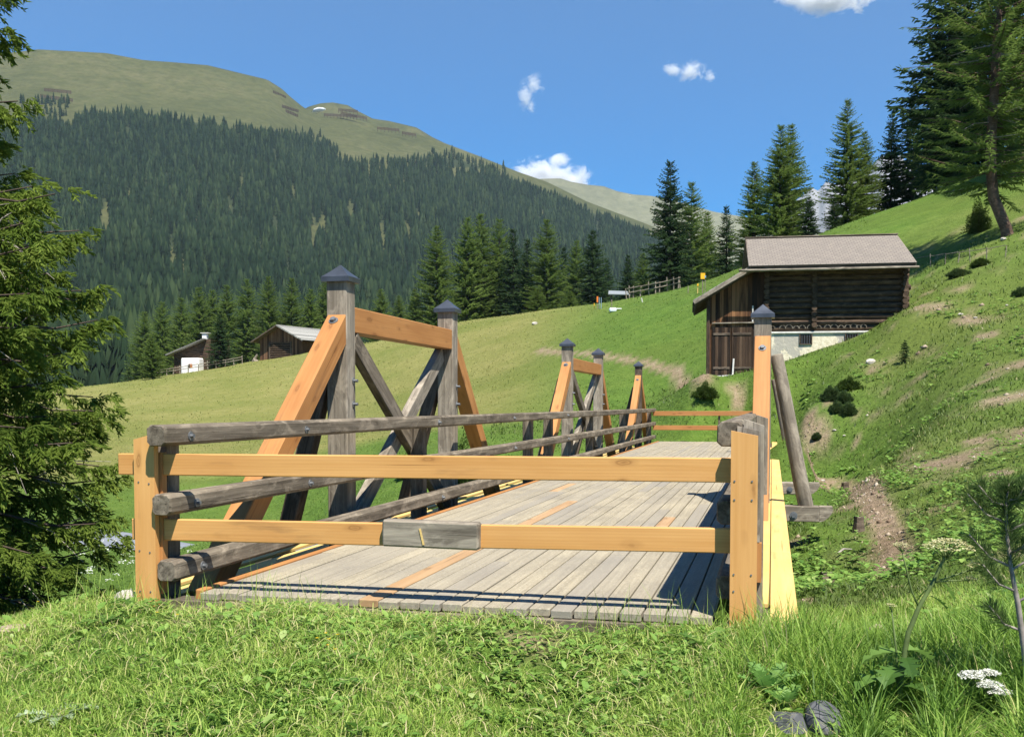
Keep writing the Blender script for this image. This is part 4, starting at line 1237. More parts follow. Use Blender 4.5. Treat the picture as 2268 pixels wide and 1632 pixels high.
for px, top, key, wd, Y, lab in [
        (968, 500, 'larch_a', 1.0, 150, 'feathery larch just behind the second bridge post, first of the crest row'),
        (1036, 480, 'larch_b', 1.0, 155, 'tall larch whose crown merges with its twin over the top beam'),
        (1066, 474, 'larch_c', 1.0, 158, 'tallest larch of the twin crowns in the crest row'),
        (1106, 484, 'larch_a', .9, 160, 'larch between the twin crowns and the two dark spruces'),
        (1137, 508, 'spruce_b', 1.0, 156, 'dark spruce, first of the two close together in the crest row'),
        (1167, 530, 'spruce_c', 1.25, 150, 'dark spruce, shorter of the two close together in the crest row'),
        (1210, 486, 'larch_c', 1.1, 146, 'broad olive larch with a sharp tip in the middle of the crest row'),
        (1248, 548, 'spruce_b', .9, 165, 'small dark spruce tip peeping behind the broad olive larch'),
        (1276, 532, 'larch_b', 1.0, 158, 'slender larch leaning against the broad cone shaped spruce'),
        (1312, 511, 'spruce_a', 1.2, 142, 'broad cone shaped spruce above the orange topped pole'),
        (1342, 575, 'spruce_b', 1.1, 160, 'low spruce filling the gap beside the broad cone shaped spruce'),
        (1390, 566, 'spruce_b', 1.2, 132, 'small spruce behind the grey trough shelter'),
        (1422, 560, 'larch_b', 1.1, 150, 'pale larch at the foot of the tallest spruce'),
        (1482, 357, 'spruce_a', 1.02, 118, 'tallest dark spruce with a pointed tip against the sky'),
        (1528, 404, 'larch_c', 1.0, 126, 'tall green larch close beside the tallest dark spruce'),
        (1562, 470, 'larch_a', 1.05, 134, 'larch behind the yellow signpost'),
        (1606, 457, 'spruce_c', 1.15, 122, 'thin dark spruce just beside the lean-to of the log barn'),
        (1640, 560, 'spruce_b', 1.4, 116, 'low spruce hidden behind the ridge end of the log barn'),
        (920, 640, 'larch_b', 1.3, 150, 'low larch between the two bridge posts'),
        (885, 655, 'larch_a', 1.2, 155, 'lowest larch right over the orange top beam'),
        (845, 640, 'larch_b', 1.2, 160, 'larch right next to the tallest capped bridge post'),
        (1190, 640, 'larch_b', 2.2, 138, 'low light green tree at the foot of the broad olive larch'),
        (1262, 645, 'larch_a', 2.0, 138, 'low light green bushy tree below the slender larch')]:
    tree(key, px, Y, top, lab, GA, wd)
GB = 'larches behind the hay barn and the farmhouse'
for px, top, key, wd, Y, lab in [
        (322, 690, 'larch_a', 1.1, 185, 'dim larch nearest the big foreground spruce in the row behind the farmhouse'),
        (362, 668, 'larch_b', 1.1, 180, 'larch left of the farmhouse, second from the big foreground spruce'),
        (404, 660, 'larch_c', 1.1, 178, 'larch rising behind the dark end of the farmhouse'),
        (444, 636, 'larch_a', 1.05, 172, 'larch rising behind the white chimney of the farmhouse'),
        (474, 642, 'larch_b', 1.1, 176, 'larch behind the dark broad spruce beside the farmhouse'),
        (505, 632, 'larch_c', 1.05, 170, 'larch between the dark broad spruce and the hay barn'),
        (550, 618, 'larch_c', 1.0, 168, 'tall larch over the eave of the hay barn nearest the farmhouse'),
        (597, 612, 'larch_a', 1.0, 165, 'tall larch directly behind the gable of the hay barn'),
        (648, 616, 'larch_c', 1.0, 165, 'pointed larch behind the grey roof of the hay barn'),
        (690, 640, 'larch_b', 1.1, 168, 'larch just left of the first orange strut'),
        (722, 622, 'larch_a', 1.05, 172, 'larch half hidden by the tallest bridge post')]:
    tree(key, px, Y, top, lab, GB, wd)
tree('spruce_a', 490, 134, 690, 'dark broad spruce between the white farmhouse and the hay barn', None, 1.25)
tree('larch_b', 338, 128, 742, 'lone small larch on the meadow left of the farmhouse', None, 1.5)
tree('small_spruce', 285, 132, 812, 'tiny dark spruce at the edge of the yellow meadow', None, 1.3)
GC = 'conifers on the slope behind the log barn'
for px, top, key, wd, Y, lab in [
        (1666, 358, 'larch_b', 1.0, 98, 'lower larch beside the tall double topped one behind the barn roof'),
        (1722, 278, 'larch_c', 1.0, 92, 'front top of the tall double topped larch behind the barn roof'),
        (1744, 276, 'larch_a', .95, 94, 'hind top of the tall double topped larch behind the barn roof'),
        (1786, 438, 'spruce_b', 1.4, 88, 'short spruce in front of the pale rocky peak'),
        (1868, 222, 'larch_c', .95, 90, 'slim tall larch standing alone against the sky above the barn'),
        (1906, 292, 'larch_a', 1.0, 92, 'shorter larch pressed against the slim tall one above the barn'),
        (1842, 440, 'spruce_a', 1.3, 84, 'short dark spruce at the foot of the slim tall larch'),
        (1966, 252, 'spruce_b', .95, 94, 'narrow open spruce beside the rocky peak'),
        (2014, 184, 'spruce_c', 1.05, 92, 'tall narrow dark spruce, the higher one beside the rocky peak'),
        (2062, 190, 'larch_b', 1.2, 84, 'larch at the outer edge of the dark clump on the hilltop'),
        (2096, 60, 'spruce_a', 1.0, 86, 'dark spruce in the clump behind the curved larch'),
        (2120, -60, 'spruce_c', 1.3, 76, 'tall dark spruce left of the curved larch, cut by the top of the picture'),
        (2088, -130, 'spruce_b', 1.15, 78, 'tall dark spruce rising out of the picture beside the hilltop clump'),
        (2255, -220, 'spruce_a', 1.0, 72, 'dark spruce behind the curved larch at the picture edge'),
        (2180, -40, 'larch_c', 1.1, 80, 'larch hidden behind the crown of the curved larch'),
        (2330, -150, 'larch_a', 1.2, 64, 'larch just outside the picture edge beyond the curved larch')]:
    tree(key, px, Y, top, lab, GC, wd)
# the old larch with the sabre-curved butt
def sabre(u):
    z = u * 17.0
    k = [(0, .62), (.5, .30), (1.1, .02), (1.9, -.14), (3.0, -.16), (5, -.06), (9, .05), (17, .2)]
    return np.array([np.interp(z, [a for a, _ in k], [b for _, b in k]), 0, 0])
g = GP(2222, 524, 30)
lt = thing('larch_tree', 'big old larch with a curved reddish trunk on the steep slope', 'tree', (g.x - .45, g.y, g.z - .1))
lt.scale = (1.4, 1.4, 1.4)
V, F, T, bo = conifer(17, 3.7, 77, 'larch', nwh=56, per=10, sp=.078, tw=.30, ww=.032, z0=.10, curve=sabre, gaps=.22)
c = bpy.data.objects.new('crown', mesh_from('crown', V, F, M_LARCH, {'tint': T})); COL.objects.link(c); c.parent = lt
M_LBARK = mat_greywood('larch_bark', (.12, .075, .05), (.24, .16, .115), (.06, .035, .025), .1, .6)
trunk_mesh(17, .19, sabre, bo[::2], .022).local('trunk', M_LBARK, lt, True)
rg = random.Random(3)
for i in range(22):
    z = rg.uniform(3.0, 6.5); a = rg.uniform(0, 6.28); L = rg.uniform(.7, 1.9); c = sabre(z / 17)
    mb = MB(); mb.tube([(c[0], 0, z), (c[0] + math.cos(a) * L * .6, math.sin(a) * L * .6, z - .1), (c[0] + math.cos(a) * L, math.sin(a) * L, z - rg.uniform(.1, .5))], [.02, .012, .004], 4)
    mb.local('dead_bough', M_TWIG, lt)

tree('small_spruce', 2004, 30, 752, 'single dark young spruce on the slope right of the barn base', None, 1.5, 'young_spruce', -.05, GP(2004, 806))
# ---------------------------------------------------------------- the forest on the mountain, one mass
def far_trees(px, t, surf, hmin, hmax, seed):
    rng = np.random.default_rng(seed)
    x, y, z = surf(px, t)
    n = len(x)
    tiers, sp = 4, 7
    h = rng.uniform(hmin, hmax, n); r = h * rng.uniform(.14, .22, n)
    lf = _fract(x, y, 91, .010, 3)
    h = h * (1 + .16 * lf); r = r * (1 + .2 * rng.normal(size=n).clip(-1, 1.5))
    tint = np.clip(rng.normal(.42, .26, n) + .22 * lf + .10 * smooth(520, 330, np.hypot(x, y)), 0, 1)
    Vs, Fs, Ts = [], [], []
    off = 0
    for k in range(tiers):
        f0 = .05 + .80 * k / tiers; f1 = min(1.0, f0 + .40)
        rad = (1 - f0) ** .62
        ang = np.arange(sp * 2) / (sp * 2) * 2 * np.pi
        rot = rng.uniform(0, 6.28, n)
        rr = (r * rad)[:, None] * np.where(np.arange(sp * 2) % 2 == 0, 1.0, .45)[None] * rng.uniform(.7, 1.2, (n, sp * 2))
        zz = (z + h * f0)[:, None] + np.where(np.arange(sp * 2) % 2 == 0, -.05, .05)[None] * h[:, None] * rng.uniform(.2, 1.3, (n, sp * 2))
        ring = np.stack([x[:, None] + np.cos(ang[None] + rot[:, None]) * rr, y[:, None] + np.sin(ang[None] + rot[:, None]) * rr, zz], -1)
        apex = np.stack([x, y, z + h * f1], -1)[:, None]
        V = np.concatenate([ring, apex], 1)
        b = (np.arange(n) * (2 * sp + 1))[:, None, None] + off
        i = np.arange(2 * sp)
        F = np.stack([i, (i + 1) % (2 * sp), np.full(2 * sp, 2 * sp)], -1)[None] + b
        Vs.append(V.reshape(-1, 3)); Fs.append(F.reshape(-1, 3))
        Ts.append(np.repeat(np.clip(tint + rng.normal(0, .08, n), 0, 1), 2 * sp + 1)); off += n * (2 * sp + 1)
    return np.concatenate(Vs), np.concatenate(Fs), np.concatenate(Ts)
rng = np.random.default_rng(11)
def forest_points(n, seed):
    rng = np.random.default_rng(seed)
    px = rng.uniform(-420, 1900, n); r = np.sqrt(rng.uniform(285. ** 2, 1900. ** 2, n))
    t = (r - 300) / 1700
    a = np.arctan((px - PCX) / FPX)
    x, y, z = SURF(px, np.maximum(t, 0.0))
    low = t < 0
    f = r / np.hypot(x, y)
    x, y = x * f, y * f
    py = HOR - (z - CAMZ) / y * FPX
    top = interp(px, FOREST_TOP)
    n1 = _fract(x, y, 71, .012, 3); n2 = _fract(px, py * 2.2, 73, .02, 3)
    keep = py > top + n1 * 7 + 16
    # thinner belt of young trees in the swath under the ridge, and grassy gullies down the wood
    keep &= ~(in_swath(px, py) & (n1 * .6 + rng.normal(size=n) * .3 > .08))
    keep &= ~(in_gully(px, py) | in_gully(px, py - 14) | (in_gully(px, py - 28) & (rng.random(n) < .8)))
    keep &= ~((_fract(px, py * .45, 78, .06, 3) > .78) & (rng.random(n) < .8))
    keep &= rng.random(n) < np.clip(1.15 + .55 * n1, .25, 1)
    return px[keep], t[keep], low[keep], x[keep], y[keep], z[keep]
px_, t_v, low_, fx, fy, fz = forest_points(40000, 5)
fz2 = fz.copy()
lowi = low_
if lowi.any():
    k = np.clip((np.hypot(fx, fy)[lowi] - 285) / 30, 0, 1)
    fz2[lowi] = np.minimum(fz[lowi], 0 * k + hgt(fx[lowi], fy[lowi]) * (1 - k) + fz[lowi] * k)
V, F, T = far_trees(px_, t_v, lambda a, b: (fx, fy, fz2 - .6), 13, 26, 6)
tag(put('forest', mesh_from('forest', V, F, M_FOREST, {'tint': T})), 'dense dark conifer forest covering the mountain side', 'forest', None, 'stuff')
rng = np.random.default_rng(61)
n = 260
px = rng.uniform(600, 1120, n); py = interp(px, FOREST_TOP) - np.abs(rng.normal(0, 7, n)) + 12
px = np.r_[px, rng.uniform(60, 170, 50)]; py = np.r_[py, rng.uniform(236, 270, 50)]
q = np.array([find_t(SURF, a, b) for a, b in zip(px, py)])
V, F, T = far_trees(px, py, lambda a, b: (q[:, 0], q[:, 1], q[:, 2]), 9, 18, 8)
tag(put('treeline_conifers', mesh_from('treeline_conifers', V, F, M_FOREST, {'tint': T})), 'scattered young conifers along the upper edge of the forest', 'treeline', None, 'stuff')
# ---------------------------------------------------------------- the big spruce beside the road bank
def near_spruce():
    rng = np.random.default_rng(5)
    base = Vector((-5.14, 8.6, hz(-5.14, 8.6) - .1))
    t = thing('spruce_tree', 'big spruce with drooping sunlit boughs close beside the near end of the bridge', 'tree', base)
    H = 13.5
    P_, D_, L_, T_ = [], [], [], []
    mbb = MB()
    zs = np.r_[np.arange(.12, 5.0, .10), np.arange(5.0, 9.6, .15)]
    cnt = 0
    for zi in zs:
        for k in range(6):
            az = rng.uniform(-math.pi, math.pi)
            facing = math.cos(az + .75)            # boughs towards the open, sunny side
            z = zi + rng.uniform(-.1, .1)
            u = z / H
            L = (1.66 * (1 - u) ** .62 * rng.uniform(.70, 1.06)) + .25
            if z > 3.9: L *= rng.uniform(.55, .88)
            hx, hy = math.cos(az), math.sin(az)
            pit = -.10 - .35 * (1 - u) + rng.normal() * .12
            n = 22
            tt = np.linspace(0, 1, n)
            zc = z + L * (tt * math.tan(pit) - .12 * tt ** 2 + .30 * tt ** 4)
            wob = rng.normal() * .15 * L * tt ** 2
            bx, by = hx * L * tt - hy * wob, hy * L * tt + hx * wob
            mbb.tube([(bx[j], by[j], zc[j]) for j in (0, 5, 10, 15, 19)], [.026, .02, .014, .009, .005], 5, cap=False)
            if rng.random() < .16 and z < 4.2 and facing > .2:
                q0 = np.array([bx[12], by[12], zc[12]])
                dead = MB(); dead.tube([q0, q0 + (0, 0, .001)], [.006, .006], 4)
                for _ in range(3):
                    dv = nrm(np.array([hx, hy, -.3]) + rng.normal(size=3) * .6); l = rng.uniform(.3, .7)
                    dead.tube([q0, q0 + dv * l * .5 + (0, 0, .04), q0 + dv * l + (0, 0, -.08)], [.007, .005, .002], 4, cap=False)
                dead.local('dead_twig', M_TWIG, t)
            # hanging side branchlets
            m = int(L / .030)
            ts = rng.uniform(.16, 1.0, m)
            px = np.interp(ts, tt, bx); py = np.interp(ts, tt, by); pz = np.interp(ts, tt, zc)
            sg = np.where(rng.random(m) < .5, -1, 1)
            beta = rng.uniform(.35, 1.0, m); dn = rng.uniform(.15, 1.5, m)
            d = np.stack([hx * np.cos(beta) - hy * sg * np.sin(beta), hy * np.cos(beta) + hx * sg * np.sin(beta), -dn], -1)
            d = nrm(d)
            l = (.14 + .36 * (1 - ts)) * rng.uniform(.6, 1.3, m) * min(1, L / 1.0)
            sh = rng.normal() * .12
            # twiglets along each branchlet
            q = 12
            s = np.linspace(.05, 1.0, q)
            for si in s:
                pp = np.stack([px, py, pz], -1) + d * (l * si)[:, None] - np.array([0, 0, 1.])[None] * (.10 * l * si ** 2)[:, None]
                for sgn in (-1, 1):
                    side = nrm(np.cross(d, np.array([0, 0, 1.])[None] + rng.normal(size=d.shape) * .45)) * sgn
                    dd = nrm(d * rng.uniform(.7, 1.2, (m, 1)) + side * rng.uniform(.4, .9, (m, 1)) + rng.normal(size=d.shape) * .2)
                    P_.append(pp); D_.append(dd)
                    L_.append(np.where(rng.random(m) < .88, rng.uniform(.045, .095, m) * (1.15 - .45 * si), .002))
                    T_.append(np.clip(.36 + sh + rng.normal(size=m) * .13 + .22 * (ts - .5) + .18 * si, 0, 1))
            cnt += 1
    p, d, l, t_ = np.concatenate(P_), np.concatenate(D_), np.concatenate(L_), np.concatenate(T_)
    ok = l > .01
    # only the boughs round this side of the stem need their full needles; the rest keep a third
    far = (p[:, 0] < -1.2) | (p[:, 1] > 1.6)
    ok &= ~(far & (rng.random(len(l)) < .7))
    p, d, l, t_ = p[ok], d[ok], l[ok], t_[ok]
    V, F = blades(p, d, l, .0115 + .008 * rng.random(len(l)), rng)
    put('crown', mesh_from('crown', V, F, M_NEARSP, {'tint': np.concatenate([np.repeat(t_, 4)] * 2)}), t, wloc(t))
    mbb.tube([(0, 0, -.3), (0, 0, 3), (.05, 0, 7), (.1, 0, 11), (.1, 0, H)], [.2, .17, .12, .06, .02], 12)
    mbb.local('trunk', M_BARK, t)
near_spruce()

# ---------------------------------------------------------------- young mountain pine at the edge of the bank
def sapling():
    rng = np.random.default_rng(15)
    Y = 4.7
    pts = [P(2300, 1640, Y), P(2274, 1480, Y), P(2255, 1340, Y), P(2240, 1262, Y), P(2231, 1190, Y), P(2228, 1125, Y), P(2234, 1070, Y)]
    b = pts[0]
    t = thing('pine_sapling', 'thin young pine with a pale bare stem and long dark needles', 'tree', b)
    pts = [p - b for p in pts]
    mb = MB(); mb.tube([pts[0] - Vector((0, 0, .4))] + pts, [.018, .016, .015, .013, .010, .008, .006, .003], 8)
    P_, D_, L_ = [], [], []
    def brush(a, c, n):
        a, c = np.array(a), np.array(c); ax = nrm(c - a)
        s = rng.random(n)
        p = a + (c - a) * s[:, None]
        rd = nrm(np.cross(rng.normal(size=(n, 3)), ax))
        P_.append(p); D_.append(nrm(rd + ax * rng.uniform(.5, 1.3, (n, 1)))); L_.append(rng.uniform(.045, .095, n))
    brush(pts[3], pts[4], 160); brush(pts[4], pts[5], 300); brush(pts[5], pts[6], 330)
    for i, z0, ang, L in ((3, .0, .35, .30), (3, .1, 2.7, .26), (4, .2, .2, .24), (4, .5, 2.9, .24), (3, .5, -1.2, .24), (2, .1, .15, .30), (2, .4, 3.4, .24), (4, .8, 1.4, .22), (5, .1, .4, .17), (5, .1, 2.8, .17), (1, .3, .4, .24), (1, .6, 2.8, .2), (3, .3, 1.2, .26), (5, .3, -1.0, .15)):
        a = pts[i].lerp(pts[i + 1], z0); L *= .72; c = a + Vector((math.cos(ang) * L, math.sin(ang) * L * .7, L * .75))
        m = a.lerp(c, .5) - Vector((0, 0, .03)); mb.tube([a, m, c], [.007, .005, .003], 5)
        brush(m, c, 190); brush(a.lerp(m, .5), m, 60)
    p, d, l = np.concatenate(P_), np.concatenate(D_), np.concatenate(L_)
    V, F = blades(p, d, l, np.full(len(l), .0026), rng)
    mb.local('trunk', M_BARKP, t, True)
    put('crown', mesh_from('crown', V, F, M_PINE, {'tint': np.concatenate([np.repeat(rng.random(len(l)), 4)] * 2)}), t, wloc(t))
M_BARKP = mat_simple('sapling_bark', (.27, .23, .20), .85, 0, .35, 18)
sapling()

# ---------------------------------------------------------------- grass, weeds and ground cover
def mat_leaf(name, stops, trans=.4):
    m = bpy.data.materials.new(name); m.use_nodes = True
    nt = m.node_tree; nt.nodes.clear()
    out = nt.nodes.new('ShaderNodeOutputMaterial')
    c = ramp(nt, attr(nt, 'tint'), stops)
    d = nt.nodes.new('ShaderNodeBsdfPrincipled'); tr = nt.nodes.new('ShaderNodeBsdfTranslucent')
    d.inputs['Roughness'].default_value = .55; d.inputs['Specular IOR Level'].default_value = .3
    nt.links.new(c, d.inputs[0]); nt.links.new(c, tr.inputs[0])
    mx = nt.nodes.new('ShaderNodeMixShader'); mx.inputs[0].default_value = trans
    nt.links.new(d.outputs[0], mx.inputs[1]); nt.links.new(tr.outputs[0], mx.inputs[2]); nt.links.new(mx.outputs[0], out.inputs[0])
    return m
M_GRASS = mat_leaf('grass_blades', [(0, (.085, .170, .022)), (.35, (.190, .325, .046)), (.62, (.310, .450, .076)), (.82, (.420, .510, .120)), (.90, (.52, .49, .19)), (1, (.62, .54, .29))])
M_WEED = mat_leaf('weed_leaves', [(0, (.085, .185, .032)), (.5, (.190, .335, .062)), (.85, (.320, .460, .105)), (1, (.43, .52, .20))])
M_MEADOW = mat_leaf('meadow_blades', [(0, (.070, .135, .022)), (.4, (.130, .212, .036)), (.65, (.205, .270, .058)), (.85, (.285, .290, .085)), (1, (.37, .345, .13))])
M_SLOPE = mat_leaf('slope_blades', [(0, (.058, .098, .020)), (.4, (.125, .182, .036)), (.7, (.210, .262, .062)), (.88, (.30, .285, .12)), (1, (.40, .34, .18))])
def in_bridge(x, y, m=0.0):
    s = x * SB + y * CB; w = x * CB - y * SB
    return (s > 6.2 - m) & (s < 36.3) & (w > -4.75) & (w < .2)
def grass_blades(x, y, z, L, wd, lean, tint, rng, seg=2):
    n = len(x)
    a = rng.uniform(0, 2 * np.pi, n); fa = a + rng.normal(0, .5, n)
    dx, dy = np.cos(a), np.sin(a); sx, sy = -np.sin(fa), np.cos(fa)
    rows = []
    for k in range(seg + 1):
        u = k / seg
        out = lean * L * u ** 1.8; up = L * u * np.sqrt(np.maximum(1 - (lean * .75) ** 2 * u, .08))
        cx, cy, cz = x + dx * out, y + dy * out, z + up
        if k < seg:
            h = wd * .5 * (1 - .55 * u)
            rows += [np.stack([cx - sx * h, cy - sy * h, cz], -1), np.stack([cx + sx * h, cy + sy * h, cz], -1)]
        else: rows.append(np.stack([cx, cy, cz], -1))
    k = len(rows)
    V = np.stack(rows, 1).reshape(-1, 3)
    b = (np.arange(n) * k)[:, None]
    tris = []
    for s in range(seg - 1): tris += [[2*s, 2*s+1, 2*s+3], [2*s, 2*s+3, 2*s+2]]
    tris.append([2*seg-2, 2*seg-1, 2*seg])
    F = (b[:, :, None] + np.array(tris)[None]).reshape(-1, 3)
    return V, F, np.repeat(tint, k)
def leaf_ovals(x, y, z, L, wd, yaw, tilt, tint):
    """broad leaves, folded along the midrib"""
    n = len(x)
    d = np.stack([np.cos(yaw) * np.cos(tilt), np.sin(yaw) * np.cos(tilt), np.sin(tilt)], -1)
    s = np.stack([-np.sin(yaw), np.cos(yaw), np.zeros(n)], -1); u = np.cross(d, s)
    u = np.where(u[:, 2:3] < 0, -u, u)
    p = np.stack([x, y, z], -1)
    pt = lambda a, b, c: p + d * (L * a)[:, None] + s * (wd * b)[:, None] + u * (wd * c)[:, None]
    V = np.stack([pt(0, 0, 0), pt(.3, .42, .12), pt(.65, .40, .08), pt(1, 0, -.16), pt(.65, -.40, .08), pt(.3, -.42, .12), pt(.5, 0, 0)], 1).reshape(-1, 3)
    tris = np.array([[0, 1, 6], [1, 2, 6], [2, 3, 6], [3, 4, 6], [4, 5, 6], [5, 0, 6]])
    F = ((np.arange(n) * 7)[:, None, None] + tris[None]).reshape(-1, 3)
    return V, F, np.repeat(tint, 7)
class Pile:
    def __init__(s): s.V, s.F, s.T, s.o = [], [], [], 0
    def add(s, V, F, T): s.V.append(V); s.F.append(F + s.o); s.T.append(T); s.o += len(V)
    def build(s, name, mat, label, cat):
        o = put(name, mesh_from(name, np.concatenate(s.V), np.concatenate(s.F), mat, {'tint': np.concatenate(s.T)}))
        return tag(o, label, cat, None, 'stuff')
rng = np.random.default_rng(100)
def scatter(n, y0, y1, xa, xb, pw=1.0):
    """points over the ground between two depths, xa..xb as tangent of the bearing"""
    y = (y0 ** (1 - pw) + rng.random(n) * (y1 ** (1 - pw) - y0 ** (1 - pw))) ** (1 / (1 - pw)) if pw != 1 else y0 * (y1 / y0) ** rng.random(n)
    return rng.uniform(xa, xb, n) * y, y
# the bank in front of the bridge
x, y = scatter(225000, 3.7, 8.2, -.74, .86, 0.0)
k = ~in_bridge(x, y, .06) ; x, y = x[k], y[k]
s_ = x * SB + y * CB; w_ = x * CB - y * SB
k = (s_ < 6.9) | (w_ < -4.3) | (w_ > .2); x, y = x[k], y[k]
SLATE = [P(1748, 1632, 4.72), P(1822, 1626, 4.70)]
k = np.ones(len(x), bool)
for q in SLATE: k &= ~((np.abs(x - q.x * y / q.y) < .115) & (y < q.y + .06) & (y > q.y - .45))
x, y = x[k], y[k]
z = hgt(x, y); n = len(x)
c1 = _fract(x, y, 51, 2.6, 3); c2 = _fract(x, y, 53, .8, 2); c3 = _fract(x, y, 57, 6.0, 2)
tall = smooth(.12, .30, x / y) * smooth(7.5, 5.5, y)
thatch = smooth(.25, .75, -c1 + .6 * c2) * (1 - tall)
for q in (P(1700, 1548, 4.95), P(1742, 1562, 4.85), P(2194, 1518, 4.5), P(2000, 1500, 4.75)):
    tall = tall * (1 - .92 * ((np.abs(x - q.x * y / q.y) < .10) & (y < q.y + .05)))
keepd = rng.random(n) < np.clip(.72 + .5 * c1, .28, 1) * (1 - .25 * thatch)
x, y, z, c1, c2, c3, tall = (a[keepd] for a in (x, y, z, c1, c2, c3, tall)); thatch = thatch[keepd]; n = len(x)
L = (.036 + .066 * rng.random(n) ** 1.5) * (1 + .5 * c1) * (1 + .35 * c2) + tall * rng.uniform(0, .25, n) * (.5 + .5 * (c2 > -.2)) 
edge = np.clip(1 - np.abs((x * SB + y * CB) - 6.15) / .18, 0, 1)
L += edge * rng.uniform(0, .09, n) * (rng.random(n) < .5)
wd = rng.uniform(.0035, .0075, n) * (1 + .5 * tall)
tint = np.clip(.46 + .26 * c1 * .6 + .18 * c3 + rng.normal(0, .17, n) - .20 * tall, 0, .86)
st = rng.random(n) < np.clip(.05 + .12 * (c2 < -.1) + .08 * (c3 > .4) + .22 * thatch, 0, 1) * (1 - .7 * tall)
tint[st] = rng.uniform(.86, 1, st.sum())
g = Pile(); g.add(*grass_blades(x, y, z - .01, L, wd, rng.uniform(.25, 1.05, n), tint, rng, 3))
# clippings lying about
n2 = 9000
xx, yy = scatter(n2, 3.9, 7.0, -.6, .3, 0.0); k = ~in_bridge(xx, yy, .05); xx, yy = xx[k], yy[k]; n2 = len(xx)
g.add(*grass_blades(xx, yy, hgt(xx, yy) + rng.uniform(.01, .05, n2), rng.uniform(.04, .13, n2), rng.uniform(.003, .007, n2), np.full(n2, 1.25), np.clip(rng.normal(.8, .14, n2), .3, 1), rng, 3))
# seed stalks standing higher by the sill of the bridge
n2 = 420
ss = rng.uniform(5.75, 6.25, n2); ww_ = np.where(rng.random(n2) < .45, rng.uniform(-4.6, -2.6, n2), rng.uniform(-1.1, .6, n2))
xx, yy = ss * SB + ww_ * CB, ss * CB - ww_ * SB
g.add(*grass_blades(xx, yy, hgt(xx, yy), rng.uniform(.12, .34, n2), np.full(n2, .0042), rng.uniform(.1, .6, n2), np.clip(rng.normal(.55, .2, n2), 0, .95), rng, 3))
g.build('grass', M_GRASS, 'rough half mown grass on the bank before the bridge', 'grass')
# broad leaved weeds between the grass
wp = Pile()
nr = 5200
xr, yr = scatter(nr, 3.9, 7.6, -.68, .62, 0.0); k = ~in_bridge(xr, yr, .10); xr, yr = xr[k], yr[k]
c = _fract(xr, yr, 83, 1.5, 3); k = rng.random(len(xr)) < np.clip(.55 + .7 * c, .12, 1); xr, yr = xr[k], yr[k]; nr = len(xr)
for j in range(6):
    sz = rng.uniform(.018, .050, nr) * (1 + .7 * (rng.random(nr) < .12))
    yaw = rng.uniform(0, 6.28, nr); rr = rng.uniform(0, .03, nr)
    wp.add(*leaf_ovals(xr + np.cos(yaw) * rr, yr + np.sin(yaw) * rr, hgt(xr, yr) + rng.uniform(.008, .055, nr), sz, sz * rng.uniform(.45, .95, nr), yaw, rng.uniform(-.25, .75, nr), np.clip(rng.normal(.52, .22, nr), 0, 1)))
wp.build('weeds', M_WEED, 'low clover and broad leaved weeds among the mown grass', 'weeds')
# ground cover of the steep slope beyond the bridge
hp = Pile()
x, y = scatter(120000, 6.4, 52, -.02, .78, 1.35)
s_ = x * SB + y * CB; w_ = x * CB - y * SB
k = ~in_bridge(x, y, .3) & ((w_ > .25) | (s_ > 37))
x, y = x[k], y[k]
so_ = soil_mask(x, y); k = rng.random(len(x)) > so_ * .93; x, y = x[k], y[k]
c1 = _fract(x, y, 61, 1.1, 3); c2 = _fract(x, y, 63, .3, 2)
k = rng.random(len(x)) < np.clip(.6 + .5 * c1, .2, 1); x, y, c1, c2 = x[k], y[k], c1[k], c2[k]; n = len(x); z = hgt(x, y)
L = (.040 + .0026 * y) * rng.uniform(.5, 1.25, n) * (1 + .5 * c1); wd = (.005 + .0009 * y) * rng.uniform(.6, 1.3, n)
tint = np.clip(.27 + .2 * c1 + .16 * c2 + rng.normal(0, .15, n), 0, .88); st = rng.random(n) < .025; tint[st] = rng.uniform(.85, 1, st.sum())
hp.add(*grass_blades(x, y, z - .01, L, wd, rng.uniform(.4, 1.1, n), tint, rng, 2))
hp.build('slope_grass', M_SLOPE, 'patchy low grass on the steep slope between the bridge and the barn', 'grass')
lp = Pile()
nr = 5200
xr, yr = scatter(nr, 6.6, 40, .235, .75, 1.2)
k = ~in_bridge(xr, yr, .3); xr, yr = xr[k], yr[k]
c = _fract(xr, yr, 93, .9, 2); k = (rng.random(len(xr)) < np.clip(.16 + .85 * c, .02, 1)) & (soil_mask(xr, yr) < .45); xr, yr = xr[k], yr[k]; nr = len(xr)
for j in range(8):
    sz = (.045 + .0022 * yr) * rng.uniform(.5, 1.35, nr); yaw = rng.uniform(0, 6.28, nr); rr = rng.uniform(0, .10, nr)
    lp.add(*leaf_ovals(xr + np.cos(yaw) * rr, yr + np.sin(yaw) * rr, hgt(xr, yr) + rng.uniform(.02, .14, nr), sz, sz * rng.uniform(.6, 1.0, nr), yaw, rng.uniform(-.3, .6, nr), np.clip(rng.normal(.5, .2, nr), 0, 1)))
lp.build('butterbur', M_WEED, 'round leaved butterbur spread in clumps over the steep slope', 'ground cover')
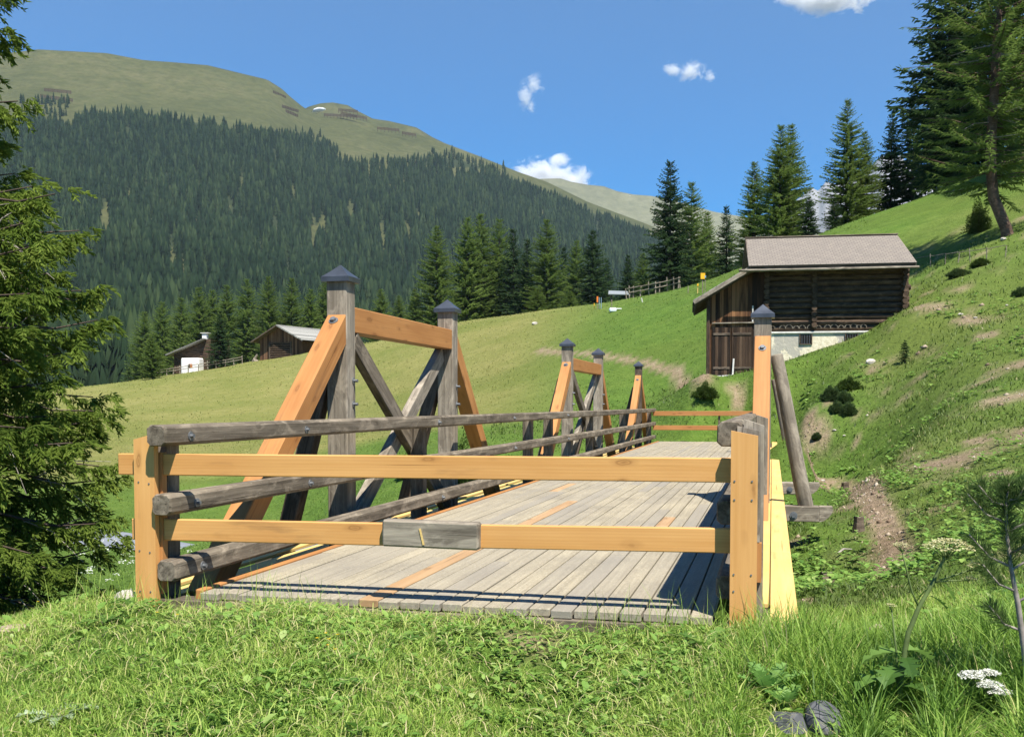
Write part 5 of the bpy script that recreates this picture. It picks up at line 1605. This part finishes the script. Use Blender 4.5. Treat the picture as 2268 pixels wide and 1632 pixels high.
# stones and clods on the bare earth
x, y = scatter(60000, 7.5, 52, .16, .75, 1.3)
k = (rng.random(len(x)) < soil_mask(x, y) ** 2 * .55) & ~in_bridge(x, y, .1); x, y = x[k], y[k]; n = len(x)
r = (.005 + .0010 * y) * rng.uniform(.4, 1.0, n) * (1 + 2.2 * (rng.random(n) < .05)); z = hgt(x, y)
oc = np.array([[1, 0, 0], [0, 1, 0], [-1, 0, 0], [0, -1, 0], [0, 0, .8], [0, 0, -.8]], float)
V = np.stack([x, y, z], -1)[:, None] + oc[None] * r[:, None, None] * rng.uniform(.5, 1.35, (n, 6, 1)) + rng.normal(size=(n, 6, 3)) * r[:, None, None] * .15
F = (np.arange(n) * 6)[:, None, None] + np.array([[0, 1, 4], [1, 2, 4], [2, 3, 4], [3, 0, 4], [1, 0, 5], [2, 1, 5], [3, 2, 5], [0, 3, 5]])[None]
m, nt, bs = newmat('earth_clods')
nt.links.new(ramp(nt, attr(nt, 'tint'), [(0, (.16, .11, .07)), (.6, (.31, .235, .16)), (.9, (.38, .31, .23)), (1, (.50, .45, .37))]), bs.inputs['Base Color']); bs.inputs['Roughness'].default_value = .95
gp_ = Pile(); gp_.add(V.reshape(-1, 3), F.reshape(-1, 3), np.repeat(rng.random(n), 6))
gp_.build('gravel', m, 'loose stones and clods on the bare earth of the slope', 'gravel')
# the meadows beyond: tussocks that give the slopes their nap
mp = Pile()
x, y = scatter(125000, 8, 138, -.60, .34, 1.3)
k = ~in_bridge(x, y, .2) & ((x * CB - y * SB < -4.7) | (x * SB + y * CB > 37)); x, y = x[k], y[k]
ROADP = gp([(-500, 36.5), (-100, 35.0), (150, 33.8), (330, 32.4), (480, 31.0), (620, 28.6), (740, 25.5), (880, 22.0)])
k = polyd(x, y, ROADP) > 1.75; x, y = x[k], y[k]
k = rng.random(len(x)) > soil_mask(x, y) * .95; x, y = x[k], y[k]; n = len(x)
c1 = _fract(x, y, 65, .55, 3); c2 = _fract(x, y, 67, .12, 2); dr = dry_mask(x, y)
L = (.05 + .0008 * y) * rng.uniform(.5, 1.2, n) * (1 + .4 * c1) * (1 - .35 * smooth(36, 44, y) * smooth(60, 44, y)); wd = (.006 + .0008 * y) * rng.uniform(.6, 1.3, n)
tint = np.clip(.34 + .10 * c1 + .1 * c2 + rng.normal(0, .09, n) + .50 * dr, 0, .9)
mp.add(*grass_blades(x, y, hgt(x, y) - .01, L, wd, rng.uniform(.6, 1.25, n), tint, rng, 2))
mp.build('meadow_grass', M_MEADOW, 'meadow grass of the far slopes, yellow where it was mown', 'grass')
# ---------------------------------------------------------------- single plants, stones and stumps
def mesh_rock(name, c, size, seed, mat, label, cat='stone', group=None, flat=.6, ang=.25, sink=.3):
    import bmesh
    rng = np.random.default_rng(seed)
    bm = bmesh.new(); bmesh.ops.create_icosphere(bm, subdivisions=3, radius=1)
    pl = nrm(rng.normal(size=(9, 3))); dd = rng.uniform(.62, .95, 9)
    for v in bm.verts:
        p = np.array(v.co)
        for q, e in zip(pl, dd):
            o = p @ q - e
            if o > 0: p = p - q * o * .9
        p = p * (1 + .05 * math.sin(9 * p[0] + seed) * math.sin(8 * p[1]))
        v.co = Vector((p[0] * size[0], p[1] * size[1], p[2] * size[2]))
    me = bpy.data.meshes.new(name); bm.to_mesh(me); bm.free(); me.materials.append(mat)
    o = put(name, me, None, Matrix.Translation(Vector(c) + Vector((0, 0, size[2] * (1 - sink) - size[2] * .2))))
    o.rotation_euler = (0, 0, rng.uniform(0, 3.1))
    return tag(o, label, cat, group)
M_STN = mat_simple('pale_stone', (.46, .42, .36), .9, 0, .3, 6)
M_SLATE = mat_simple('grey_slate', (.085, .088, .095), .6, 0, .25, 4)
M_STN2 = mat_simple('reddish_stone', (.36, .27, .22), .9, 0, .45, 9)
mesh_rock('stone', P(200, 1356, 7.1), (.20, .10, .055), 1, M_STN2, 'flat pinkish stone on the bank beside the facing board')
mesh_rock('stone', P(275, 1330, 7.3), (.12, .09, .05), 2, M_STN, 'yellowish stone right at the foot of the facing board')
mesh_rock('stone', P(20, 1402, 6.6), (.15, .10, .035), 3, M_STN2, 'flat weathered stone under the lowest boughs of the big spruce')
mesh_rock('stone', GP(1946, 1425), (.075, .07, .075), 5, M_STN2, 'brown stone half sunk in the grass behind the hogweed', sink=.05)
mesh_rock('stone', P(1768, 1412, 6.0), (.07, .05, .05), 6, M_STN, 'pale stone below the end of the yellow cover board')
mesh_rock('boulder', P(1748, 1630, 4.72), (.135, .10, .09), 8, M_SLATE, 'dark grey slab of slate lying in the grass, flatter of the two')
mesh_rock('boulder', P(1822, 1624, 4.70), (.085, .09, .105), 9, M_SLATE, 'dark grey boulder in the grass, taller of the two slate ones')
for k, (px, py, s, lab) in enumerate([(1184, 719, 8, 'pale boulder alone in the meadow below the crest row'), (1928, 806, 14, 'pale stone uphill of the small fir on the slope'), (2222, 534, 9, 'white stone at the foot of the curved larch'),
        (1848, 958, 5, 'small pale stone in the scree below the shrubs'), (1870, 972, 4, 'smallest pale stone in the scree below the shrubs'), (2128, 700, 7, 'pale stone in the bare patch above the small fir'), (2160, 706, 5, 'grey white stone at the upper edge of the bare patch'),
        (1822, 1066, 6, 'pale stone at the bend of the trodden track'), (2230, 678, 4, 'small stone high on the slope below the curved larch')]):
    p = GP(px, py); s *= p.y / FPX; mesh_rock('stone', p, (s, s * .7, s * .5), 20 + k, M_STN, lab)
def stump(px, py, rp, hp, label, lean=0.0):
    p = GP(px, py); r, h = rp * p.y / FPX, hp * p.y / FPX; t = thing('tree_stump', label, 'stump', p)
    mb = MB(); n = 14; rg = random.Random(int(px))
    V = []
    for zz, k in ((-.1, 1.5), (.05, 1.15), (h * .6, .98), (h, .95)):
        for i in range(n):
            a = 6.283 * i / n; rr = r * k * (1 + .08 * math.sin(5 * a + zz * 3) + rg.uniform(-.03, .03)); V.append((p.x + math.cos(a) * rr + lean * zz, p.y + math.sin(a) * rr, p.z + zz + (rg.uniform(-.02, .02) if zz == h else 0)))
    F = [[j*n+i, j*n+(i+1) % n, (j+1)*n+(i+1) % n, (j+1)*n+i] for j in range(3) for i in range(n)]
    mb.add(V, F); mb.build('bark', M_DARK, t)
    mb = MB(); mb.add(V[-n:], [list(range(n))]); mb.build('cut_face', M_GREYL, t)
stump(1902, 1176, 11, 32, 'upright grey stump beside the trodden track, nearest the needle beam')
stump(1830, 1288, 15, 20, 'low weathered stump close to the yellow cover board')
stump(1872, 1088, 8, 16, 'old stump beside the second needle beam')
mb = MB(); p = GP(1868, 1228); mb.tube([p + Vector((-.10, -.1, .03)), p + Vector((0, 0, .07)), p + Vector((.14, .12, .05))], [.012, .014, .008], 6)
tag(mb.build('dead_branch', M_TWIG, None), 'bleached dead branch lying on the slope below the stump', 'branch')

# shrubs and young firs on the slope
def shrub(px, py, rp, hp, seed, mat, label, group=None, name='shrub', dens=1.0, cone=False):
    rng = np.random.default_rng(seed); g = GP(px, py); r, h = rp * g.y / FPX, hp * g.y / FPX
    t = thing(name, label, 'shrub' if not cone else 'tree', (g.x, g.y, g.z - .03), 0, group)
    n = int(5200 * dens)
    d = nrm(rng.normal(size=(n, 3))); d[:, 2] = np.abs(d[:, 2])
    rad = rng.random(n) ** .45
    lump = 1 + .30 * np.sin(4 * d[:, 0] + seed) * np.sin(5 * d[:, 1] + seed) + .18 * np.sin(9 * d[:, 0] - seed) * np.sin(8 * d[:, 2] + 2 * seed)
    p = d * rad[:, None] * lump[:, None] * np.array([r, r, h])
    if cone: p[:, :2] *= np.clip(1.15 - p[:, 2:3] / h, .05, 1)
    l = rng.uniform(.5, 1.2, n) * (.06 + .085 * r); dd = nrm(d + rng.normal(size=(n, 3)) * .6 + np.array([0, 0, .2]))
    V, F = blades(p, dd, l, l * .26, rng)
    put('foliage', mesh_from('foliage', V, F, mat, {'tint': np.concatenate([np.repeat(np.clip(rng.normal(.42, .2, n), 0, 1), 4)] * 2)}), t, wloc(t))
    mb = MB()
    for k in range(5):
        a = rng.uniform(0, 6.28); mb.tube([(0, 0, -.1), (math.cos(a) * r * .4, math.sin(a) * r * .4, h * .7)], [.03, .01], 5)
    mb.local('stems', M_BARK, t)
M_JUNI = mat_needles('juniper_needles', (.034, .062, .022), (.075, .125, .042), (.150, .205, .075), .3, 2.0)
shrub(1880, 862, 24, 22, 2, M_SHRUB, 'yellowish juniper above the scree, uppermost of its clump')
shrub(1842, 885, 20, 24, 3, M_JUNI, 'dark juniper in the clump above the scree, closest to the prop log')
shrub(1868, 892, 16, 20, 4, M_JUNI, 'dark green juniper at the uphill end of the clump above the scree')
shrub(1854, 912, 13, 18, 5, M_JUNI, 'small dark bush of the pair below the juniper clump, nearer the prop log')
shrub(1880, 918, 15, 22, 6, M_JUNI, 'small dark bush of the pair below the juniper clump, farther from the prop log')
shrub(1809, 975, 8, 10, 7, M_JUNI, 'tiny round bush alone on the bare scree')
shrub(1562, 880, 24, 26, 8, M_SHRUB, 'dark green bush on the bank below the barn corner')
shrub(2125, 612, 22, 13, 9, M_JUNI, 'flat dark juniper on the slope beyond the barn')
shrub(2172, 590, 18, 14, 10, M_SHRUB, 'low green bush beside the wire fence')
shrub(2262, 655, 16, 16, 11, M_JUNI, 'dark bush at the picture edge below the curved larch')
shrub(2166, 515, 24, 62, 12, M_SHRUB, 'upright green bush close beside the curved larch trunk', None, 'shrub', 1.2)
shrub(1022, 1085, 34, 120, 13, M_SHRUB, 'tall green bush seen between the second post and its strut')
shrub(1046, 1090, 26, 55, 14, M_JUNI, 'dark low bush at the foot of the tall green one by the truss')
shrub(902, 1060, 22, 34, 15, M_SHRUB, 'small green bush seen through the crossed braces')

# hogweed, yarrow and buttercups on the bank
M_STEM = mat_simple('green_stem', (.11, .15, .045), .6, 0, .25, 14)
M_UMB = mat_leaf('hogweed_florets', [(0, (.40, .38, .17)), (.5, (.60, .56, .28)), (1, (.72, .70, .45))], .3)
M_WHITE = mat_leaf('white_florets', [(0, (.62, .62, .52)), (1, (.85, .85, .80))], .3)
M_YFLOW = mat_leaf('yellow_petals', [(0, (.75, .48, .01)), (1, (.85, .62, .03))], .3)
M_BIGLEAF = mat_leaf('big_leaves', [(0, (.05, .115, .02)), (.5, (.10, .20, .035)), (1, (.20, .33, .07))], .4)
def umbel(c, r, n, rng, mat, parent, stem0, dome=.25, fl=.010):
    c = Vector(c); k = 12
    mb = MB()
    P_ = []
    for i in range(n):
        a = i * 2.39996; rr = r * math.sqrt((i + .5) / n)
        q = c + Vector((rr * math.cos(a), rr * math.sin(a) * .95, dome * r * (1 - (rr / r) ** 2) + rng.uniform(-.004, .004)))
        mb.tube([Vector(stem0), (Vector(stem0) + q) / 2 + Vector((0, 0, -.004)), q], [.0016, .0012, .0009], 4, cap=False)
        P_.append(q)
    mb.build('rays', M_STEM, parent)
    pp = []
    for q in P_:
        for j in range(13):
            a = j * 2.4; rr = fl * 1.3 * math.sqrt(j / 13)
            pp.append((q.x + math.cos(a) * rr, q.y + math.sin(a) * rr, q.z + rng.uniform(-.002, .003)))
    pp = np.array(pp); m = len(pp)
    V, F, T = leaf_ovals(pp[:, 0], pp[:, 1], pp[:, 2], np.full(m, fl * .8), np.full(m, fl * .75), rng.uniform(0, 6.28, m), rng.uniform(-.3, .4, m), rng.random(m))
    put('flower_head', mesh_from('flower_head', V, F, mat, {'tint': T}), parent, Matrix.Identity(4))
def lobed_leaf(mb, base, yaw, L, tilt, lobes=5, w=.55, rng=None, droop=.4):
    """a jagged compound leaf"""
    pts, mid = [], []
    d = Vector((math.cos(yaw) * math.cos(tilt), math.sin(yaw) * math.cos(tilt), math.sin(tilt))); s = Vector((-math.sin(yaw), math.cos(yaw), 0))
    n = lobes * 2 + 1
    cen = [Vector(base) + d * (L * i / n) + Vector((0, 0, -droop * L * (i / n) ** 2)) for i in range(n + 1)]
    V = list(cen); F = []
    a = rng.random() if rng is not None else .5
    for sg in (1, -1):
        o = len(V)
        for i in range(n + 1):
            u = i / n; ww = w * L * math.sin(math.pi * min(1, u * .9 + .12)) ** .8 * (1 if i % 2 else .42)
            V.append(cen[i] + s * sg * ww * .5 + d * ww * .22 + Vector((0, 0, .10 * ww)))
        for i in range(n):
            f = [i, i + 1, o + i + 1, o + i]; F.append(f if sg > 0 else f[::-1])
    mb.add(V, F, a)
def hogweed():
    rng = np.random.default_rng(3); Y = 4.75
    q = lambda x, y: P(x, y, Y)
    b = q(1990, 1560); b.z = hz(b.x, b.y)
    t = thing('hogweed', 'tall hogweed with a cream flower head and ribbed stem at the edge of the bank', 'plant', b)
    mb = MB()
    mb.tube([b, q(1996, 1490), q(2012, 1400), q(2035, 1345), q(2066, 1290), q(2090, 1240), q(2096, 1215)], [.014, .014, .0125, .0115, .010, .008, .006], 8)
    mb.tube([q(2035, 1345), q(2020, 1310), q(2006, 1255), q(1998, 1220)], [.005, .0045, .004, .003], 6)
    mb.tube([q(2066, 1290), q(2110, 1275), q(2150, 1262)], [.005, .004, .003], 6)
    mb.tube([q(2066, 1290), q(2105, 1285), q(2140, 1285)], [.004, .0035, .003], 6)
    mb.tube([b, q(1985, 1440), q(1975, 1350)], [.006, .005, .003], 6)
    mb.build('stem', M_STEM, t, None, True)
    umbel(q(2100, 1214), .105, 42, rng, M_UMB, t, q(2096, 1236), .42, .0155)
    umbel(q(2165, 1255), .042, 14, rng, M_UMB, t, q(2150, 1264), .4, .012)
    umbel(q(2150, 1282), .028, 10, rng, M_UMB, t, q(2140, 1286), .3, .008)
    umbel(q(1994, 1208), .036, 14, rng, M_UMB, t, q(1998, 1222), .3, .008)
    umbel(q(1974, 1340), .020, 8, rng, M_UMB, t, q(1975, 1352), .3, .007)
    mb = MB()
    for bx, by, yaw, L, tl in ((2000, 1440, .3, .17, .1), (1998, 1445, 2.9, .19, .1), (2004, 1455, -1.7, .15, .05), (1992, 1500, .2, .2, .2), (1990, 1500, 3.2, .22, .15), (1995, 1480, -2.3, .2, .2), (2060, 1320, .0, .09, -.3), (2062, 1300, 2.6, .08, -.6), (2085, 1290, .2, .09, -.6), (1990, 1520, -.8, .2, .3)):
        lobed_leaf(mb, q(bx, by), yaw, L, tl, 4, .75, rng, .5)
    mb.build('leaves', M_BIGLEAF, t)
hogweed()
def yarrow(px, py, Y, r, label):
    rng = np.random.default_rng(int(px)); c = P(px, py, Y); b = Vector((c.x - .03, c.y + .05, hz(c.x, c.y)))
    t = thing('yarrow', label, 'flower', b)
    mb = MB(); mb.tube([b, (b + c) / 2 + Vector((.012, 0, 0)), c - Vector((0, 0, .05))], [.003, .0026, .002], 5); mb.build('stem', M_STEM, t)
    umbel(c, r, 26, rng, M_WHITE, t, c - Vector((0, 0, .05)), .35, .014)
yarrow(2152, 1496, 4.55, .046, 'white flower head nearest the hogweed stem')
yarrow(2192, 1490, 4.62, .037, 'white flower head behind the others beside the young pine')
yarrow(2194, 1518, 4.5, .050, 'largest white flower head in front of the young pine')
yarrow(2216, 1534, 4.46, .040, 'lowest white flower head in front of the young pine')
def dock(px, py, Y, n, L, label, seed, mat, name='dock_plant', up=.9):
    rng = np.random.default_rng(seed); b = P(px, py, Y); b.z = hz(b.x, b.y) + .01
    t = thing(name, label, 'plant', b)
    mb = MB()
    for i in range(n):
        lobed_leaf(mb, b, i * 2.4 + rng.uniform(-.3, .3), L * rng.uniform(.7, 1.1), up * rng.uniform(.6, 1.15), 5, .42, rng, .35)
    mb.build('leaves', mat, t)
M_PALELEAF = mat_leaf('pale_leaves', [(0, (.16, .32, .07)), (1, (.28, .46, .13))], .45)
dock(1700, 1548, 4.95, 9, .27, 'bright green dock with upright toothed leaves below the cover board', 1, M_PALELEAF, up=1.2)
dock(1742, 1562, 4.85, 7, .22, 'smaller bright green dock just beside the upright one', 2, M_PALELEAF, up=1.1)
dock(300, 1368, 6.6, 10, .22, 'dark leafy plant at the foot of the facing board', 3, M_BIGLEAF, 'leafy_plant', .5)
dock(235, 1400, 6.2, 8, .18, 'leafy plant with jagged leaves beside the pinkish stone', 4, M_BIGLEAF, 'leafy_plant', .45)
dock(880, 1490, 5.6, 8, .17, 'jagged leaved plant amid the mown grass of the bank', 5, M_BIGLEAF, 'leafy_plant', .4)
dock(1560, 1480, 5.6, 9, .22, 'dark leafy clump below the shaded end of the deck', 6, M_BIGLEAF, 'leafy_plant', .7)
dock(130, 1570, 4.9, 8, .22, 'pale grey green leaves bent over near the picture corner', 7, mat_leaf('felt_leaves', [(0, (.26, .33, .20)), (1, (.42, .50, .36))], .3), 'leafy_plant', .5)
dock(760, 1560, 5.1, 8, .18, 'broad leafy plant behind the buttercups', 8, M_BIGLEAF, 'leafy_plant', .45)
def buttercup(px, py, Y, label):
    c = P(px, py, Y); b = Vector((c.x + .01, c.y + .01, hz(c.x, c.y))); rng = np.random.default_rng(int(px * 3 + py))
    if c.z < b.z + .03: c.z = b.z + .05
    t = thing('buttercup', label, 'flower', b, 0, 'yellow buttercups in the mown grass')
    mb = MB(); mb.tube([b, (b + c) / 2 + Vector((.006, 0, 0)), c], [.0016, .0013, .001], 5); mb.build('stem', M_STEM, t)
    a = np.arange(6) * 1.047
    V, F, T = leaf_ovals(np.full(6, c.x), np.full(6, c.y), np.full(6, c.z), np.full(6, .011), np.full(6, .012), a, np.full(6, .35), rng.random(6))
    put('petals', mesh_from('petals', V, F, M_YFLOW, {'tint': T}), t, Matrix.Identity(4))
for i, (px, py, Y, lab) in enumerate([(704, 1520, 5.3, 'buttercup of the main cluster, farthest from the leafy plant'), (729, 1518, 5.3, 'topmost buttercup of the main cluster'), (727, 1532, 5.2, 'buttercup in the middle of the main cluster'), (744, 1546, 5.15, 'lowest buttercup of the main cluster'),
        (722, 1500, 5.4, 'small buttercup just above the main cluster'), (749, 1494, 5.4, 'small buttercup on its own over the main cluster'), (536, 1430, 6.0, 'buttercup alone in the middle of the bank'), (349, 1408, 6.2, 'buttercup highest up the bank near the leafy plant'), (394, 1425, 6.1, 'buttercup beside the pale bent stalks'),
        (84, 1332, 7.3, 'buttercup under the boughs of the big spruce')]):
    buttercup(px, py, Y, lab)
# umbel flowers in the tall grass by the road
rng = np.random.default_rng(77)
up = Pile()
n = 70
x, y = rng.uniform(-.42, -.31, n), rng.uniform(16, 26, n); x = x * y
h = hgt(x, y) + rng.uniform(.25, .6, n)
for j in range(6):
    a = rng.uniform(0, 6.28, n); r = rng.uniform(0, .05, n)
    up.add(*leaf_ovals(x + np.cos(a) * r, y + np.sin(a) * r, h + rng.uniform(-.02, .02, n), np.full(n, .04), np.full(n, .045), a, rng.uniform(-.2, .3, n), rng.random(n)))
up.build('cow_parsley', M_WHITE, 'white cow parsley blooming in the tall grass by the road', 'flowers')
# ---------------------------------------------------------------- clouds and the air
def cloud(px, py, wpx, hpx, Y, seed, label, dens=1.0, thr=.42, lumps=()):
    c = P(px, py, Y); k = Y / FPX
    a, b = wpx * k * .75, hpx * k * .75
    m = bpy.data.materials.new('cloud_vapour'); m.use_nodes = True
    nt = m.node_tree; nt.nodes.clear()
    out = nt.nodes.new('ShaderNodeOutputMaterial')
    tc = nt.nodes.new('ShaderNodeTexCoord'); v = tc.outputs['Object']
    n1 = noise(nt, mapping(nt, v, (1, 1, 1.25), (seed * 3.1, seed * 1.7, 0)), 2.6 / a, 9, .68, .9)
    n1 = math_(nt, 'ADD', math_(nt, 'MULTIPLY', math_(nt, 'SUBTRACT', n1, .5), 2.1), .5)
    fall = None
    for lx, lz, lr, lq in (lumps or ((0, 0, .8, .8),)):
        mp = mapping(nt, v, (1 / (a * lr), 1 / (a * lr), 1 / (b * lq)), (-lx / lr, 0, -lz / lq))
        ln = N(nt, 'ShaderNodeVectorMath', operation='LENGTH'); nt.links.new(mp, ln.inputs[0])
        f = math_(nt, 'SUBTRACT', 1.0, ln.outputs['Value'])
        fall = f if fall is None else math_(nt, 'MAXIMUM', fall, f)
    d = math_(nt, 'SUBTRACT', math_(nt, 'ADD', math_(nt, 'MULTIPLY', fall, .85), n1), thr + .34)
    d = math_(nt, 'MULTIPLY', math_(nt, 'MAXIMUM', d, 0), dens * 9.0 / b)
    vol = N(nt, 'ShaderNodeVolumePrincipled'); vol.inputs['Color'].default_value = (1, 1, 1, 1); vol.inputs['Anisotropy'].default_value = .0
    nt.links.new(d, vol.inputs['Density']); nt.links.new(vol.outputs[0], out.inputs['Volume'])
    import bmesh
    bm = bmesh.new(); bmesh.ops.create_icosphere(bm, subdivisions=3, radius=1.0)
    for q in bm.verts: q.co = Vector((q.co.x * a * 1.05, q.co.y * min(a, b) * 1.0, q.co.z * b * 1.05))
    me = bpy.data.meshes.new('cloud'); bm.to_mesh(me); bm.free(); me.materials.append(m)
    tag(put('cloud', me, None, Matrix.Translation(c)), label, 'cloud', 'small fair weather clouds')
    return m
cloud(1174, 206, 66, 84, 9500, 1, 'small white cloud hanging above the far ridge, nearer the main mountain', .8, .44, ((.15, .3, .55, .5), (-.2, -.1, .5, .7), (.05, -.5, .35, .4)))
cloud(1522, 158, 92, 66, 9500, 2, 'small ragged white cloud above the tallest spruce', .9, .44, ((.12, 0, .5, .6), (-.45, .1, .4, .4), (.75, -.2, .25, .3)))
cloud(1226, 390, 148, 82, 9500, 3, 'bright heaped cloud resting behind the far ridge', 1.5, .33, ((-.25, -.05, .62, .8), (.15, -.25, .7, .6), (.1, .55, .3, .3)))
cloud(1842, 0, 175, 52, 9500, 4, 'flat white cloud cut by the top edge of the picture', 1.0, .42, ((0, 0, .85, .85), (-.6, .1, .4, .4)))
# summer air: one closed box of thin haze round the whole place
me = mesh_from('haze', [(x, y, z) for x in (-4200, 4200) for y in (-250, 6000) for z in (-17.5, 2300)],
               [[0, 1, 3, 2], [4, 6, 7, 5], [0, 4, 5, 1], [2, 3, 7, 6], [0, 2, 6, 4], [1, 5, 7, 3]], None)
m = bpy.data.materials.new('summer_haze'); m.use_nodes = True
nt = m.node_tree; nt.nodes.clear()
out = nt.nodes.new('ShaderNodeOutputMaterial'); vol = N(nt, 'ShaderNodeVolumePrincipled')
vol.inputs['Color'].default_value = (.66, .82, 1.0, 1); vol.inputs['Density'].default_value = 0.000048; vol.inputs['Anisotropy'].default_value = .0
nt.links.new(vol.outputs[0], out.inputs['Volume'])
me.materials.append(m)
tag(put('haze', me), 'thin blue summer haze filling the valley', 'haze', None, 'stuff')
